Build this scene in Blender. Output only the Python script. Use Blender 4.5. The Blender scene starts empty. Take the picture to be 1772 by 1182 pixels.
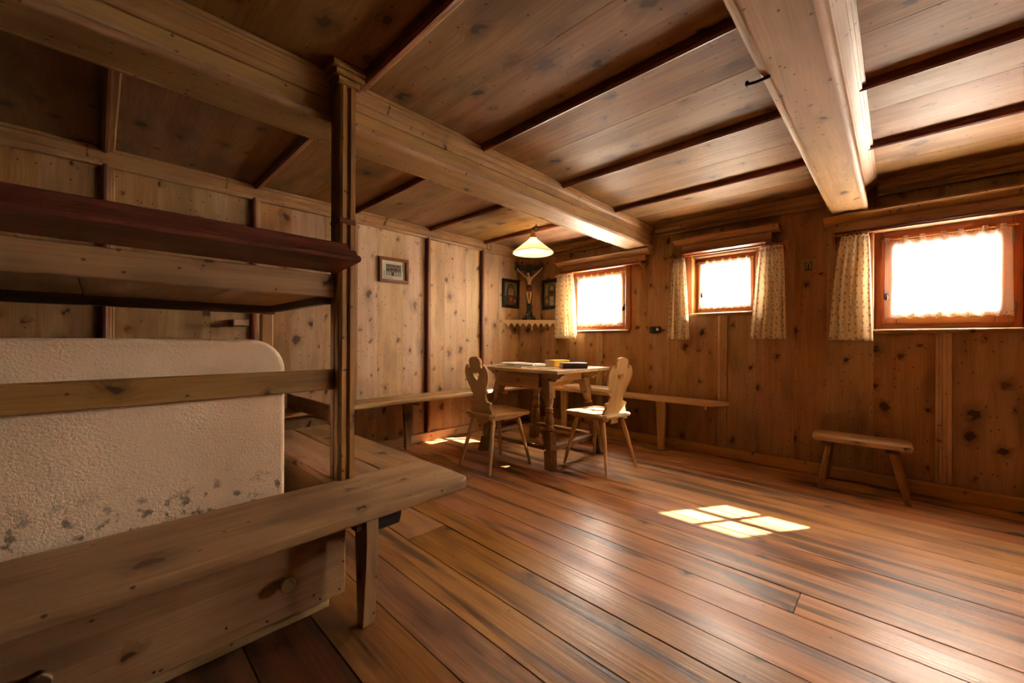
import bpy, bmesh, math, random
from mathutils import Matrix, Vector

random.seed(7)
SC = bpy.context.scene
COL = SC.collection
PI = math.pi

# ------------------------------------------------------------------ camera
cam_d = bpy.data.cameras.new('camera')
cam_d.sensor_width = 36.0
cam_d.lens = 690.2 / 1772 * 36.0
cam_d.clip_start = 0.02
cam = bpy.data.objects.new('camera', cam_d)
COL.objects.link(cam)
YAW, PITCH, ROLL, CAM_H = 0.76674, 0.000325, -0.00448, 1.08
_f = Vector((-math.sin(YAW) * math.cos(PITCH), math.cos(YAW) * math.cos(PITCH), math.sin(PITCH)))
_r = Vector((math.cos(YAW), math.sin(YAW), 0))
_d = _f.cross(_r)
_r2 = _r * math.cos(ROLL) + _d * math.sin(ROLL)
_u2 = -_f.cross(_r2)
cam.matrix_world = Matrix(((_r2.x, _u2.x, -_f.x, 0), (_r2.y, _u2.y, -_f.y, 0), (_r2.z, _u2.z, -_f.z, CAM_H), (0, 0, 0, 1)))
SC.camera = cam

# ------------------------------------------------------------------ world, sun, exposure
world = bpy.data.worlds.new('bright_daylight')
SC.world = world
world.use_nodes = True
_bg = world.node_tree.nodes['Background']
_bg.inputs[0].default_value = (1.0, 0.90, 0.77, 1)
_bg.inputs[1].default_value = 31.0

sun_d = bpy.data.lights.new('sun', 'SUN')
sun_d.energy = 170.0
sun_d.angle = math.radians(0.55)
sun_d.color = (1.0, 0.92, 0.80)
sun = bpy.data.objects.new('sun', sun_d)
COL.objects.link(sun)
sun.location = (4, 9, 8)
sun.rotation_euler = Vector((-0.614, -0.98, -1.0)).to_track_quat('-Z', 'Y').to_euler()

SC.view_settings.view_transform = 'Standard'
SC.view_settings.look = 'None'
SC.view_settings.gamma = 1.0
SC.view_settings.use_curve_mapping = False
SC.view_settings.exposure = 2.28
SC.cycles.use_denoising = True
SC.cycles.max_bounces = 8
SC.cycles.use_adaptive_sampling = True
SC.cycles.adaptive_threshold = 0.03
SC.cycles.diffuse_bounces = 5
SC.cycles.glossy_bounces = 3
SC.cycles.transparent_max_bounces = 12
SC.cycles.sample_clamp_indirect = 8.0
SC.cycles.caustics_reflective = False
SC.cycles.caustics_refractive = False

# ------------------------------------------------------------------ dimensions
XL, YB, XR, YF = -3.66, 4.10, 2.60, -2.20      # wall planes
ZC = 2.29                                      # ceiling
BAT = [-1.60, -0.79, 0.03, 0.85, 1.65, 2.465, 3.25]   # battens along both walls and ceiling (y)
BEAM1 = (-2.10, -1.856)
BEAM2 = (-0.371, -0.153)
ZB = 2.08                                      # beam underside
# windows: visible opening in the wall (x0, x1, z0, z1) and the clear glass
WIN = [(-2.95, -2.18, 1.22, 1.95), (-1.461, -0.907, 1.366, 1.92), (-0.125, 0.60, 1.185, 1.93), (1.45, 2.20, 1.185, 1.93)]
GLS = [(-2.83, -2.31, 1.33, 1.83), (-1.376, -0.99, 1.455, 1.835), (0.0, 0.48, 1.325, 1.795), (1.53, 2.12, 1.265, 1.85)]
WIN_R = []                # windows in the right wall (y0, y1), outside the picture

# daylight enters through the three windows: portals only guide the sampling, they emit nothing
for k, (x0, x1, z0, z1) in enumerate(WIN):
    pd = bpy.data.lights.new('window_portal', 'AREA')
    pd.shape = 'RECTANGLE'
    pd.size, pd.size_y = x1 - x0, z1 - z0
    pd.cycles.is_portal = True
    po = bpy.data.objects.new('window_portal', pd)
    COL.objects.link(po)
    po.location = ((x0 + x1) / 2, YB + 0.32, (z0 + z1) / 2)
    po.rotation_euler = (-PI / 2, 0, 0)
for (y0, y1) in WIN_R:
    pd = bpy.data.lights.new('window_portal', 'AREA')
    pd.shape = 'RECTANGLE'
    pd.size, pd.size_y = y1 - y0, 0.745
    pd.cycles.is_portal = True
    po = bpy.data.objects.new('window_portal', pd)
    COL.objects.link(po)
    po.location = (XR + 0.32, (y0 + y1) / 2, 1.5575)
    po.rotation_euler = (-PI / 2, 0, -PI / 2)


# ------------------------------------------------------------------ materials
def nodes_of(name):
    m = bpy.data.materials.new(name)
    m.use_nodes = True
    nt = m.node_tree
    return m, nt, nt.nodes['Principled BSDF']


class NT:
    def __init__(s, nt): s.t = nt
    def n(s, typ, **kw):
        x = s.t.nodes.new(typ)
        for k, v in kw.items(): setattr(x, k, v)
        return x
    def l(s, a, b): s.t.links.new(a, b)
    def val(s, sock, v):
        if hasattr(v, 'is_linked') or isinstance(v, bpy.types.NodeSocket): s.l(v, sock)
        else: sock.default_value = v
    def math(s, op, a, b=None, c=None, clamp=False):
        x = s.n('ShaderNodeMath', operation=op, use_clamp=clamp)
        s.val(x.inputs[0], a)
        if b is not None: s.val(x.inputs[1], b)
        if c is not None: s.val(x.inputs[2], c)
        return x.outputs[0]
    def sstep(s, v, a, b, lo=0.0, hi=1.0):
        x = s.n('ShaderNodeMapRange', interpolation_type='SMOOTHSTEP')
        s.val(x.inputs[0], v); x.inputs[1].default_value = a; x.inputs[2].default_value = b
        x.inputs[3].default_value = lo; x.inputs[4].default_value = hi
        return x.outputs[0]
    def mix(s, f, a, b, blend='MIX'):
        x = s.n('ShaderNodeMix', data_type='RGBA', blend_type=blend)
        s.val(x.inputs[0], f)
        for i, v in ((6, a), (7, b)):
            if isinstance(v, tuple): x.inputs[i].default_value = (*v[:3], 1)
            else: s.l(v, x.inputs[i])
        return x.outputs[2]
    def comb(s, a, b, c=0.0):
        x = s.n('ShaderNodeCombineXYZ')
        for i, v in enumerate((a, b, c)): s.val(x.inputs[i], v)
        return x.outputs[0]


def wood(name, light, mid, dark, rough=0.5, knot=(0.05, 0.022, 0.01), kscale=5.5, kamt=0.5, ksize=1.0, blotch=0.35, blotch_col=None,
         holes=0.70, vary=0.22, bump=0.25, grain=34.0, spec=0.35, gloss_var=0.12, stain=0.0, k=1.0):
    """aged softwood; local x of every board is its grain"""
    light, mid, dark, knot = (tuple(c * k for c in q) for q in (light, mid, dark, knot))
    if blotch_col: blotch_col = tuple(c * k for c in blotch_col)
    m, nt, bs = nodes_of(name)
    g = NT(nt)
    tc = g.n('ShaderNodeTexCoord'); oi = g.n('ShaderNodeObjectInfo')
    sp = g.n('ShaderNodeSeparateXYZ'); g.l(tc.outputs['Object'], sp.inputs[0])
    rnd = oi.outputs['Random']
    x = g.math('ADD', sp.outputs[0], g.math('MULTIPLY', rnd, 37.0))
    w = g.math('ADD', g.math('ADD', sp.outputs[1], g.math('MULTIPLY', sp.outputs[2], 0.83)), g.math('MULTIPLY', rnd, 11.3))
    # knots
    v1 = g.n('ShaderNodeTexVoronoi', voronoi_dimensions='2D', feature='F1')
    v1.inputs['Scale'].default_value = kscale
    # a little wobble so that knots are not perfect discs
    nz0 = g.n('ShaderNodeTexNoise', noise_dimensions='2D'); nz0.inputs['Scale'].default_value = 22.0; nz0.inputs['Detail'].default_value = 1.0
    g.l(g.comb(x, w), nz0.inputs['Vector'])
    wob = g.math('MULTIPLY', g.math('SUBTRACT', nz0.outputs['Fac'], 0.5), 0.05)
    g.l(g.comb(g.math('MULTIPLY', g.math('ADD', x, wob), 0.72), g.math('ADD', w, wob)), v1.inputs['Vector'])
    sc = g.n('ShaderNodeSeparateColor'); g.l(v1.outputs['Color'], sc.inputs[0])
    keep = g.math('LESS_THAN', sc.outputs[0], kamt)
    kr = g.math('MULTIPLY_ADD', g.math('POWER', sc.outputs[1], 2.0), 0.10 * ksize, 0.04 * ksize)   # radius in cell units
    rel = g.math('DIVIDE', v1.outputs['Distance'], kr)
    core = g.math('MULTIPLY', g.sstep(rel, 0.75, 1.15, 1.0, 0.0), keep)
    halo = g.math('MULTIPLY', g.sstep(rel, 0.8, 3.2, 1.0, 0.0), keep)
    bend = g.math('MULTIPLY', halo, 0.035)
    # grain
    nlow = g.n('ShaderNodeTexNoise', noise_dimensions='2D'); nlow.inputs['Scale'].default_value = 1.0; nlow.inputs['Detail'].default_value = 1.0
    g.l(g.comb(g.math('MULTIPLY', x, 0.9), g.math('MULTIPLY', w, 2.2)), nlow.inputs['Vector'])
    wv = g.math('ADD', g.math('ADD', w, bend), g.math('MULTIPLY', nlow.outputs['Fac'], 0.06))
    n1 = g.n('ShaderNodeTexNoise', noise_dimensions='2D'); n1.inputs['Scale'].default_value = 1.0; n1.inputs['Detail'].default_value = 3.0; n1.inputs['Roughness'].default_value = 0.65
    g.l(g.comb(g.math('MULTIPLY', x, 0.9), g.math('MULTIPLY', wv, grain)), n1.inputs['Vector'])
    n2 = g.n('ShaderNodeTexNoise', noise_dimensions='2D'); n2.inputs['Scale'].default_value = 1.0; n2.inputs['Detail'].default_value = 1.0
    g.l(g.comb(g.math('MULTIPLY', x, 5.0), g.math('MULTIPLY', wv, grain * 9)), n2.inputs['Vector'])
    gr = g.math('MULTIPLY_ADD', n2.outputs['Fac'], 0.35, g.math('MULTIPLY', n1.outputs['Fac'], 0.75), clamp=True)
    rp = g.n('ShaderNodeValToRGB'); g.l(gr, rp.inputs[0])
    e = rp.color_ramp.elements
    e[0].position = 0.22; e[0].color = (*dark, 1); e[1].position = 0.84; e[1].color = (*light, 1)
    em = e.new(0.53); em.color = (*mid, 1)
    col = rp.outputs[0]
    # age: soft dark blotches with their own shape
    nb = g.n('ShaderNodeTexNoise', noise_dimensions='2D'); nb.inputs['Scale'].default_value = 1.0; nb.inputs['Detail'].default_value = 2.5
    g.l(g.comb(g.math('MULTIPLY', x, 1.6), g.math('MULTIPLY', w, 4.5)), nb.inputs['Vector'])
    bl = g.math('MULTIPLY', g.sstep(nb.outputs['Fac'], 0.48, 0.74), blotch)
    col = g.mix(bl, col, blotch_col or tuple(c * 0.45 for c in dark))
    if stain:
        ns = g.n('ShaderNodeTexNoise', noise_dimensions='2D'); ns.inputs['Scale'].default_value = 1.0; ns.inputs['Detail'].default_value = 3.0; ns.inputs['Distortion'].default_value = 0.4
        g.l(g.comb(g.math('MULTIPLY', x, 0.8), g.math('MULTIPLY', w, 9.0)), ns.inputs['Vector'])
        col = g.mix(g.math('MULTIPLY', g.sstep(ns.outputs['Fac'], 0.52, 0.68), stain), col, (0.045, 0.018, 0.010))
    kcol = g.mix(g.math('POWER', sc.outputs[2], 2.0), tuple(c * 0.7 for c in knot), tuple(min(1, c * 2.4) for c in knot))
    col = g.mix(g.math('MULTIPLY', halo, 0.5), col, tuple(c * 0.6 for c in dark))
    col = g.mix(g.math('MULTIPLY', core, 0.9), col, kcol)
    if holes:
        v2 = g.n('ShaderNodeTexVoronoi', voronoi_dimensions='2D', feature='F1'); v2.inputs['Scale'].default_value = 17.0
        g.l(g.comb(g.math('MULTIPLY', x, 0.8), w), v2.inputs['Vector'])
        s2 = g.n('ShaderNodeSeparateColor'); g.l(v2.outputs['Color'], s2.inputs[0])
        hole = g.math('MULTIPLY', g.sstep(v2.outputs['Distance'], 0.05, 0.10, 1.0, 0.0), g.math('GREATER_THAN', s2.outputs[0], holes))
        col = g.mix(g.math('MULTIPLY', hole, 0.8), col, (0.035, 0.016, 0.008))
    # board to board difference
    r2 = g.math('FRACT', g.math('MULTIPLY', rnd, 7.13))
    hsv = g.n('ShaderNodeHueSaturation')
    g.l(g.math('MULTIPLY_ADD', rnd, 0.016, 0.492), hsv.inputs['Hue'])
    g.l(g.math('MULTIPLY_ADD', r2, 0.2, 0.9), hsv.inputs['Saturation'])
    g.l(g.math('MULTIPLY_ADD', r2, -vary, 1.0 + vary * 0.5), hsv.inputs['Value'])
    g.l(col, hsv.inputs['Color'])
    g.l(hsv.outputs[0], bs.inputs['Base Color'])
    rr = g.math('MULTIPLY_ADD', nb.outputs['Fac'], gloss_var * 2, rough - gloss_var, clamp=True)
    g.l(rr, bs.inputs['Roughness'])
    bs.inputs['Specular IOR Level'].default_value = spec
    bp = g.n('ShaderNodeBump'); bp.inputs['Strength'].default_value = bump; bp.inputs['Distance'].default_value = 0.004
    nbp = g.n('ShaderNodeTexNoise', noise_dimensions='2D'); nbp.inputs['Scale'].default_value = 1.0; nbp.inputs['Detail'].default_value = 1.0
    g.l(g.comb(g.math('MULTIPLY', x, 1.5), g.math('MULTIPLY', w, grain * 3.5)), nbp.inputs['Vector'])
    g.l(nbp.outputs['Fac'], bp.inputs['Height'])
    g.l(bp.outputs[0], bs.inputs['Normal'])
    return m


def plain(name, col, rough=0.6, metal=0.0, spec=0.4, emit=None, estr=0.0, noise=0.0, nscale=30, bump=0.0):
    m, nt, bs = nodes_of(name)
    g = NT(nt)
    bs.inputs['Roughness'].default_value = rough
    bs.inputs['Metallic'].default_value = metal
    bs.inputs['Specular IOR Level'].default_value = spec
    tc = g.n('ShaderNodeTexCoord')
    nz = g.n('ShaderNodeTexNoise'); nz.inputs['Scale'].default_value = nscale; nz.inputs['Detail'].default_value = 4
    g.l(tc.outputs['Object'], nz.inputs['Vector'])
    a = tuple(c * (1 - noise) for c in col); b = tuple(min(1, c * (1 + noise)) for c in col)
    g.l(g.mix(nz.outputs['Fac'], a, b), bs.inputs['Base Color'])
    if bump:
        bp = g.n('ShaderNodeBump'); bp.inputs['Strength'].default_value = bump; bp.inputs['Distance'].default_value = 0.003
        g.l(nz.outputs['Fac'], bp.inputs['Height']); g.l(bp.outputs[0], bs.inputs['Normal'])
    if emit:
        bs.inputs['Emission Color'].default_value = (*emit, 1); bs.inputs['Emission Strength'].default_value = estr
    return m


M = {}
M['wall'] = wood('aged_pine_panelling', (0.41, 0.255, 0.125), (0.33, 0.182, 0.076), (0.225, 0.110, 0.040), rough=0.55, kamt=0.60, kscale=6.0, ksize=1.25, blotch=0.45, blotch_col=(0.13, 0.07, 0.033), grain=15, vary=0.10, spec=0.22)
M['wall_pale'] = wood('pale_pine_panelling', (0.60, 0.44, 0.275), (0.52, 0.35, 0.200), (0.38, 0.235, 0.118), rough=0.55, kamt=0.66, kscale=6.2, ksize=1.15, knot=(0.085, 0.05, 0.03), blotch=0.45, blotch_col=(0.22, 0.145, 0.085), grain=15, vary=0.08, spec=0.25, holes=0.60)  # paler copy for the boards nearer the window wall
M['ceil'] = wood('waxed_pine_ceiling', (0.27, 0.146, 0.058), (0.212, 0.102, 0.035), (0.14, 0.060, 0.019), rough=0.60, kamt=0.5, kscale=4.8, ksize=1.2, blotch=0.55, blotch_col=(0.10, 0.050, 0.022), grain=11, spec=0.20, vary=0.12)
M['unseenwall'] = wood('unseen_dark_panelling', (0.20, 0.11, 0.048), (0.15, 0.076, 0.03), (0.09, 0.04, 0.015), rough=0.55, kamt=0.5, kscale=6.0, blotch=0.4, grain=15, vary=0.1, spec=0.2)  # for the unseen walls, kept dark to cut bounced light
M['beam'] = wood('hewn_pine_beam', (0.40, 0.232, 0.100), (0.33, 0.174, 0.066), (0.23, 0.107, 0.037), rough=0.56, kamt=0.5, kscale=7.0, ksize=0.9, blotch=0.35, blotch_col=(0.14, 0.07, 0.03), grain=15, vary=0.1, spec=0.25)
M['trim'] = wood('moulded_pine_trim', (0.38, 0.215, 0.092), (0.30, 0.150, 0.056), (0.19, 0.083, 0.028), rough=0.45, kamt=0.3, kscale=7, ksize=0.6, blotch=0.3, grain=22, vary=0.2)
M['redtrim'] = wood('red_brown_stained_trim', (0.20, 0.055, 0.025), (0.14, 0.035, 0.016), (0.075, 0.018, 0.009), rough=0.42, kamt=0.2, kscale=7, ksize=0.5, blotch=0.4, grain=24, vary=0.2)
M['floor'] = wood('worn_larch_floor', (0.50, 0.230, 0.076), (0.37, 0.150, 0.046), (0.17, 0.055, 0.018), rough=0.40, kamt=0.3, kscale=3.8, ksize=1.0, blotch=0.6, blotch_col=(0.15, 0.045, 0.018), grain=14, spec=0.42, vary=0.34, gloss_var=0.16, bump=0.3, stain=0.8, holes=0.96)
M['floor_dark'] = wood('stained_shaded_floor', (0.16, 0.062, 0.026), (0.105, 0.036, 0.015), (0.045, 0.014, 0.007), rough=0.42, kamt=0.3, kscale=3.8, ksize=1.0, blotch=0.75, blotch_col=(0.028, 0.013, 0.009), grain=14, spec=0.4, vary=0.34, gloss_var=0.16, bump=0.3, stain=0.9, holes=False)  # dark staining near the stove, with shade also put into the colour
M['floor_mid'] = wood('half_stained_shaded_floor', (0.33, 0.145, 0.050), (0.24, 0.092, 0.030), (0.10, 0.032, 0.012), rough=0.42, kamt=0.3, kscale=3.8, ksize=1.0, blotch=0.7, blotch_col=(0.07, 0.024, 0.012), grain=14, spec=0.42, vary=0.3, gloss_var=0.16, bump=0.3, stain=0.85, holes=False)  # step between: weaker staining and painted shade
M['bench'] = wood('scrubbed_old_bench_wood', (0.42, 0.252, 0.130), (0.325, 0.180, 0.084), (0.195, 0.100, 0.043), rough=0.55, kamt=0.45, kscale=4.6, ksize=1.15, blotch=0.6, blotch_col=(0.11, 0.056, 0.027), grain=13, vary=0.12, spec=0.25, holes=0.90)
M['palebench'] = wood('pale_rubbed_bench_wood', (0.55, 0.37, 0.20), (0.46, 0.285, 0.14), (0.32, 0.180, 0.078), rough=0.36, kamt=0.5, kscale=5.5, ksize=0.8, blotch=0.3, blotch_col=(0.16, 0.09, 0.045), grain=15, vary=0.1, spec=0.45, bump=0.12)
M['chair'] = wood('pale_new_pine', (0.66, 0.44, 0.22), (0.58, 0.365, 0.165), (0.46, 0.26, 0.105), rough=0.42, kamt=0.05, kscale=7, ksize=0.4, blotch=0.1, holes=False, grain=26, vary=0.08, bump=0.12)
M['table'] = wood('old_table_wood', (0.40, 0.228, 0.094), (0.31, 0.160, 0.060), (0.18, 0.080, 0.028), rough=0.45, kamt=0.35, kscale=6, ksize=0.8, blotch=0.45, blotch_col=(0.09, 0.042, 0.017), grain=18, vary=0.15)
M['tabletop'] = wood('scrubbed_table_top', (0.60, 0.44, 0.27), (0.50, 0.345, 0.19), (0.36, 0.215, 0.105), rough=0.27, kamt=0.2, kscale=6, ksize=0.5, blotch=0.25, grain=22, vary=0.1, gloss_var=0.06, bump=0.08, spec=0.6)
M['sash'] = wood('orange_larch_window_wood', (0.44, 0.180, 0.058), (0.36, 0.132, 0.040), (0.25, 0.080, 0.023), rough=0.4, kamt=0.1, kscale=8, ksize=0.4, blotch=0.15, holes=False, grain=30, vary=0.12)
M['skirt'] = wood('yellow_pine_skirting', (0.60, 0.365, 0.130), (0.51, 0.29, 0.094), (0.38, 0.195, 0.057), rough=0.45, kamt=0.45, kscale=7.5, ksize=0.7, blotch=0.12, holes=False, grain=20, vary=0.08)
M['frame'] = wood('red_brown_picture_frame', (0.28, 0.095, 0.035), (0.21, 0.065, 0.024), (0.12, 0.035, 0.014), rough=0.35, kamt=0.0, holes=False, grain=50, vary=0.1, blotch=0.15)
M['darkwood'] = wood('dark_stained_wood', (0.10, 0.05, 0.025), (0.07, 0.033, 0.016), (0.04, 0.018, 0.009), rough=0.45, kamt=0.1, holes=False, grain=40, vary=0.1, blotch=0.2)
M['iron'] = plain('dark_wrought_iron', (0.03, 0.027, 0.025), 0.45, 0.8, noise=0.3)
M['steel'] = plain('grey_hinge_steel', (0.25, 0.24, 0.23), 0.35, 0.9, noise=0.2)
M['brass'] = plain('aged_brass', (0.55, 0.36, 0.13), 0.35, 0.9, noise=0.25)
M['black'] = plain('black_lacquer', (0.016, 0.016, 0.018), 0.35, noise=0.3)
M['bakelite'] = plain('black_bakelite', (0.02, 0.018, 0.016), 0.3, noise=0.2)
M['porcelain'] = plain('white_porcelain', (0.75, 0.72, 0.68), 0.25, noise=0.05)
M['paper'] = plain('cream_paper', (0.70, 0.62, 0.48), 0.8, noise=0.06)
M['page'] = plain('book_pages', (0.62, 0.52, 0.44), 0.85, noise=0.15, nscale=200)
M['yellow'] = plain('yellow_book_cover', (0.85, 0.50, 0.02), 0.4, noise=0.06)
M['darkcover'] = plain('dark_brown_book_cover', (0.06, 0.035, 0.022), 0.45, noise=0.5, nscale=25)
M['cushion'] = plain('pale_linen_cushion', (0.68, 0.56, 0.43), 0.9, noise=0.12, nscale=60, bump=0.2)
M['ivory'] = plain('painted_carved_skin', (0.62, 0.42, 0.24), 0.5, noise=0.15)
M['clothred'] = plain('dull_red_paint', (0.20, 0.06, 0.035), 0.6, noise=0.2)
M['grass_dry'] = plain('dried_sprigs', (0.20, 0.16, 0.10), 0.8, noise=0.3)


def plaster_mat():
    m, nt, bs = nodes_of('rough_lime_plaster')
    g = NT(nt)
    tc = g.n('ShaderNodeTexCoord')
    sp = g.n('ShaderNodeSeparateXYZ'); g.l(tc.outputs['Object'], sp.inputs[0])
    n1 = g.n('ShaderNodeTexNoise'); n1.inputs['Scale'].default_value = 130; n1.inputs['Detail'].default_value = 4
    g.l(tc.outputs['Object'], n1.inputs['Vector'])
    n2 = g.n('ShaderNodeTexNoise'); n2.inputs['Scale'].default_value = 3.0; n2.inputs['Detail'].default_value = 5
    g.l(tc.outputs['Object'], n2.inputs['Vector'])
    n3 = g.n('ShaderNodeTexNoise'); n3.inputs['Scale'].default_value = 24.0; n3.inputs['Detail'].default_value = 6
    g.l(tc.outputs['Object'], n3.inputs['Vector'])
    col = g.mix(g.sstep(n2.outputs['Fac'], 0.3, 0.7), (0.73, 0.51, 0.345), (0.82, 0.62, 0.455))
    # scuffs rubbed off along the bench, low on the face
    low = g.sstep(sp.outputs[2], 0.47, 0.62, 1.0, 0.0)
    sc = g.math('MULTIPLY', g.math('MULTIPLY', g.sstep(n3.outputs['Fac'], 0.55, 0.66), low), 0.85)
    col = g.mix(sc, col, (0.13, 0.085, 0.055))
    g.l(col, bs.inputs['Base Color'])
    bs.inputs['Roughness'].default_value = 0.9
    bs.inputs['Specular IOR Level'].default_value = 0.15
    bp = g.n('ShaderNodeBump'); bp.inputs['Strength'].default_value = 0.65; bp.inputs['Distance'].default_value = 0.006
    g.l(n1.outputs['Fac'], bp.inputs['Height']); g.l(bp.outputs[0], bs.inputs['Normal'])
    return m


def cloth_mat(name, base, print_col, scale, trans=0.35):
    """printed cotton: UVs are metres on the cloth"""
    m, nt, bs = nodes_of(name)
    g = NT(nt)
    uv = g.n('ShaderNodeUVMap')
    def sprig(off, sx, keep, lo):
        mp = g.n('ShaderNodeMapping'); mp.inputs['Location'].default_value = (off, off * 0.7, 0); mp.inputs['Scale'].default_value = (sx, 1, 1)
        g.l(uv.outputs[0], mp.inputs[0])
        v = g.n('ShaderNodeTexVoronoi', voronoi_dimensions='2D', feature='F1'); v.inputs['Scale'].default_value = scale; v.inputs['Randomness'].default_value = 0.35
        nz = g.n('ShaderNodeTexNoise', noise_dimensions='2D'); nz.inputs['Scale'].default_value = scale * 5
        g.l(uv.outputs[0], nz.inputs[0])
        g.l(mp.outputs[0], v.inputs['Vector'])
        d = g.math('MULTIPLY_ADD', g.math('SUBTRACT', nz.outputs['Fac'], 0.5), 0.42, v.outputs['Distance'])
        return g.sstep(d, lo, lo + 0.06, 1.0, 0.0)
    s1 = sprig(0.0, 1.0, 0.5, 0.12)
    s2 = sprig(0.37, 1.0, 0.5, 0.06)
    col = g.mix(g.math('MULTIPLY', s1, 0.75), base, print_col)
    col = g.mix(g.math('MULTIPLY', s2, 0.6), col, (0.20, 0.16, 0.07))
    g.l(col, bs.inputs['Base Color'])
    bs.inputs['Roughness'].default_value = 0.9
    bs.inputs['Specular IOR Level'].default_value = 0.1
    tr = g.n('ShaderNodeBsdfTranslucent'); g.l(col, tr.inputs[0])
    mx = g.n('ShaderNodeMixShader'); mx.inputs[0].default_value = trans
    g.l(bs.outputs[0], mx.inputs[1]); g.l(tr.outputs[0], mx.inputs[2])
    g.l(mx.outputs[0], nt.nodes['Material Output'].inputs[0])
    return m


def lace_mat():
    m, nt, bs = nodes_of('sheer_white_lace')
    g = NT(nt)
    uv = g.n('ShaderNodeUVMap')
    v = g.n('ShaderNodeTexVoronoi', voronoi_dimensions='2D', feature='F1'); v.inputs['Scale'].default_value = 55
    g.l(uv.outputs[0], v.inputs['Vector'])
    sp = g.n('ShaderNodeSeparateXYZ'); g.l(uv.outputs[0], sp.inputs[0])
    border = g.math('MAXIMUM', g.sstep(sp.outputs[1], 0.05, 0.07, 1.0, 0.0), g.sstep(sp.outputs[1], 0.965, 0.98))
    holes = g.sstep(v.outputs['Distance'], 0.28, 0.42, 1.0, 0.0)
    dens = g.math('MULTIPLY_ADD', g.math('MULTIPLY', border, holes), -0.45, g.math('MULTIPLY_ADD', border, 0.18, 0.77))
    bs.inputs['Base Color'].default_value = (0.86, 0.83, 0.78, 1)
    bs.inputs['Roughness'].default_value = 0.9
    tr = g.n('ShaderNodeBsdfTranslucent'); tr.inputs[0].default_value = (0.88, 0.85, 0.8, 1)
    a = g.n('ShaderNodeMixShader'); a.inputs[0].default_value = 0.72
    g.l(bs.outputs[0], a.inputs[1]); g.l(tr.outputs[0], a.inputs[2])
    tp = g.n('ShaderNodeBsdfTransparent')
    b = g.n('ShaderNodeMixShader'); g.l(dens, b.inputs[0])
    g.l(tp.outputs[0], b.inputs[1]); g.l(a.outputs[0], b.inputs[2])
    g.l(b.outputs[0], nt.nodes['Material Output'].inputs[0])
    return m


def glass_mat():
    m, nt, bs = nodes_of('window_glass')
    g = NT(nt)
    tp = g.n('ShaderNodeBsdfTransparent'); tp.inputs[0].default_value = (0.95, 0.96, 0.95, 1)
    gl = g.n('ShaderNodeBsdfGlossy'); gl.inputs['Roughness'].default_value = 0.02
    lw = g.n('ShaderNodeLayerWeight'); lw.inputs[0].default_value = 0.25
    mx = g.n('ShaderNodeMixShader'); g.l(g.math('MULTIPLY', lw.outputs['Fresnel'], 0.6), mx.inputs[0])
    g.l(tp.outputs[0], mx.inputs[1]); g.l(gl.outputs[0], mx.inputs[2])
    g.l(mx.outputs[0], nt.nodes['Material Output'].inputs[0])
    return m


def opal_mat():
    m, nt, bs = nodes_of('opal_glass')
    g = NT(nt)
    bs.inputs['Base Color'].default_value = (0.85, 0.80, 0.70, 1)
    bs.inputs['Roughness'].default_value = 0.2
    tr = g.n('ShaderNodeBsdfTranslucent'); tr.inputs[0].default_value = (0.85, 0.78, 0.64, 1)
    mx = g.n('ShaderNodeMixShader'); mx.inputs[0].default_value = 0.5
    g.l(bs.outputs[0], mx.inputs[1]); g.l(tr.outputs[0], mx.inputs[2])
    g.l(mx.outputs[0], nt.nodes['Material Output'].inputs[0])
    return m


def print_mat():
    """newsprint: columns of grey text and picture blocks, uv 0..1"""
    m, nt, bs = nodes_of('newsprint')
    g = NT(nt)
    uv = g.n('ShaderNodeUVMap')
    bk = g.n('ShaderNodeTexBrick'); bk.inputs['Scale'].default_value = 3.0
    bk.inputs['Color1'].default_value = (0.55, 0.52, 0.47, 1); bk.inputs['Color2'].default_value = (0.20, 0.19, 0.18, 1)
    bk.inputs['Mortar'].default_value = (0.72, 0.68, 0.6, 1); bk.inputs['Mortar Size'].default_value = 0.03
    g.l(uv.outputs[0], bk.inputs[0])
    sp = g.n('ShaderNodeSeparateXYZ'); g.l(uv.outputs[0], sp.inputs[0])
    ln = g.math('GREATER_THAN', g.math('SINE', g.math('MULTIPLY', sp.outputs[1], 260.0)), 0.1)
    g.l(g.mix(g.math('MULTIPLY', ln, 0.3), bk.outputs[0], (0.74, 0.7, 0.63)), bs.inputs['Base Color'])
    bs.inputs['Roughness'].default_value = 0.6
    return m


M['plaster'] = plaster_mat()
M['print_cotton'] = cloth_mat('flower_sprig_cotton', (0.84, 0.74, 0.58), (0.36, 0.15, 0.07), 17.0, 0.42)
M['lace'] = lace_mat()
M['glass'] = glass_mat()
M['opal'] = opal_mat()
M['news'] = print_mat()
M['bulb'] = plain('glowing_bulb', (1, 0.9, 0.7), 0.3, emit=(1.0, 0.66, 0.30), estr=45.0)
M['shelfcloth'] = cloth_mat('embroidered_shelf_border', (0.66, 0.50, 0.33), (0.45, 0.22, 0.12), 45.0, 0.15)


# ------------------------------------------------------------------ mesh helpers
def link(o, parent=None):
    COL.objects.link(o)
    if parent is not None:
        o.parent = parent
        o.matrix_parent_inverse = wm(parent).inverted()
    return o


def wm(o):
    b = o.matrix_basis.copy()
    if o.parent is not None:
        return wm(o.parent) @ o.matrix_parent_inverse @ b
    return b


def thing(name, label, cat, loc=(0, 0, 0), rotz=0.0, group=None, kind=None):
    o = bpy.data.objects.new(name, None)
    o.empty_display_size = 0.1
    o.location = loc
    o.rotation_euler = (0, 0, rotz)
    COL.objects.link(o)
    tag(o, label, cat, group, kind)
    return o


def tag(o, label=None, cat=None, group=None, kind=None):
    if label: o['label'] = label
    if cat: o['category'] = cat
    if group: o['group'] = group
    if kind: o['kind'] = kind
    return o


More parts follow.
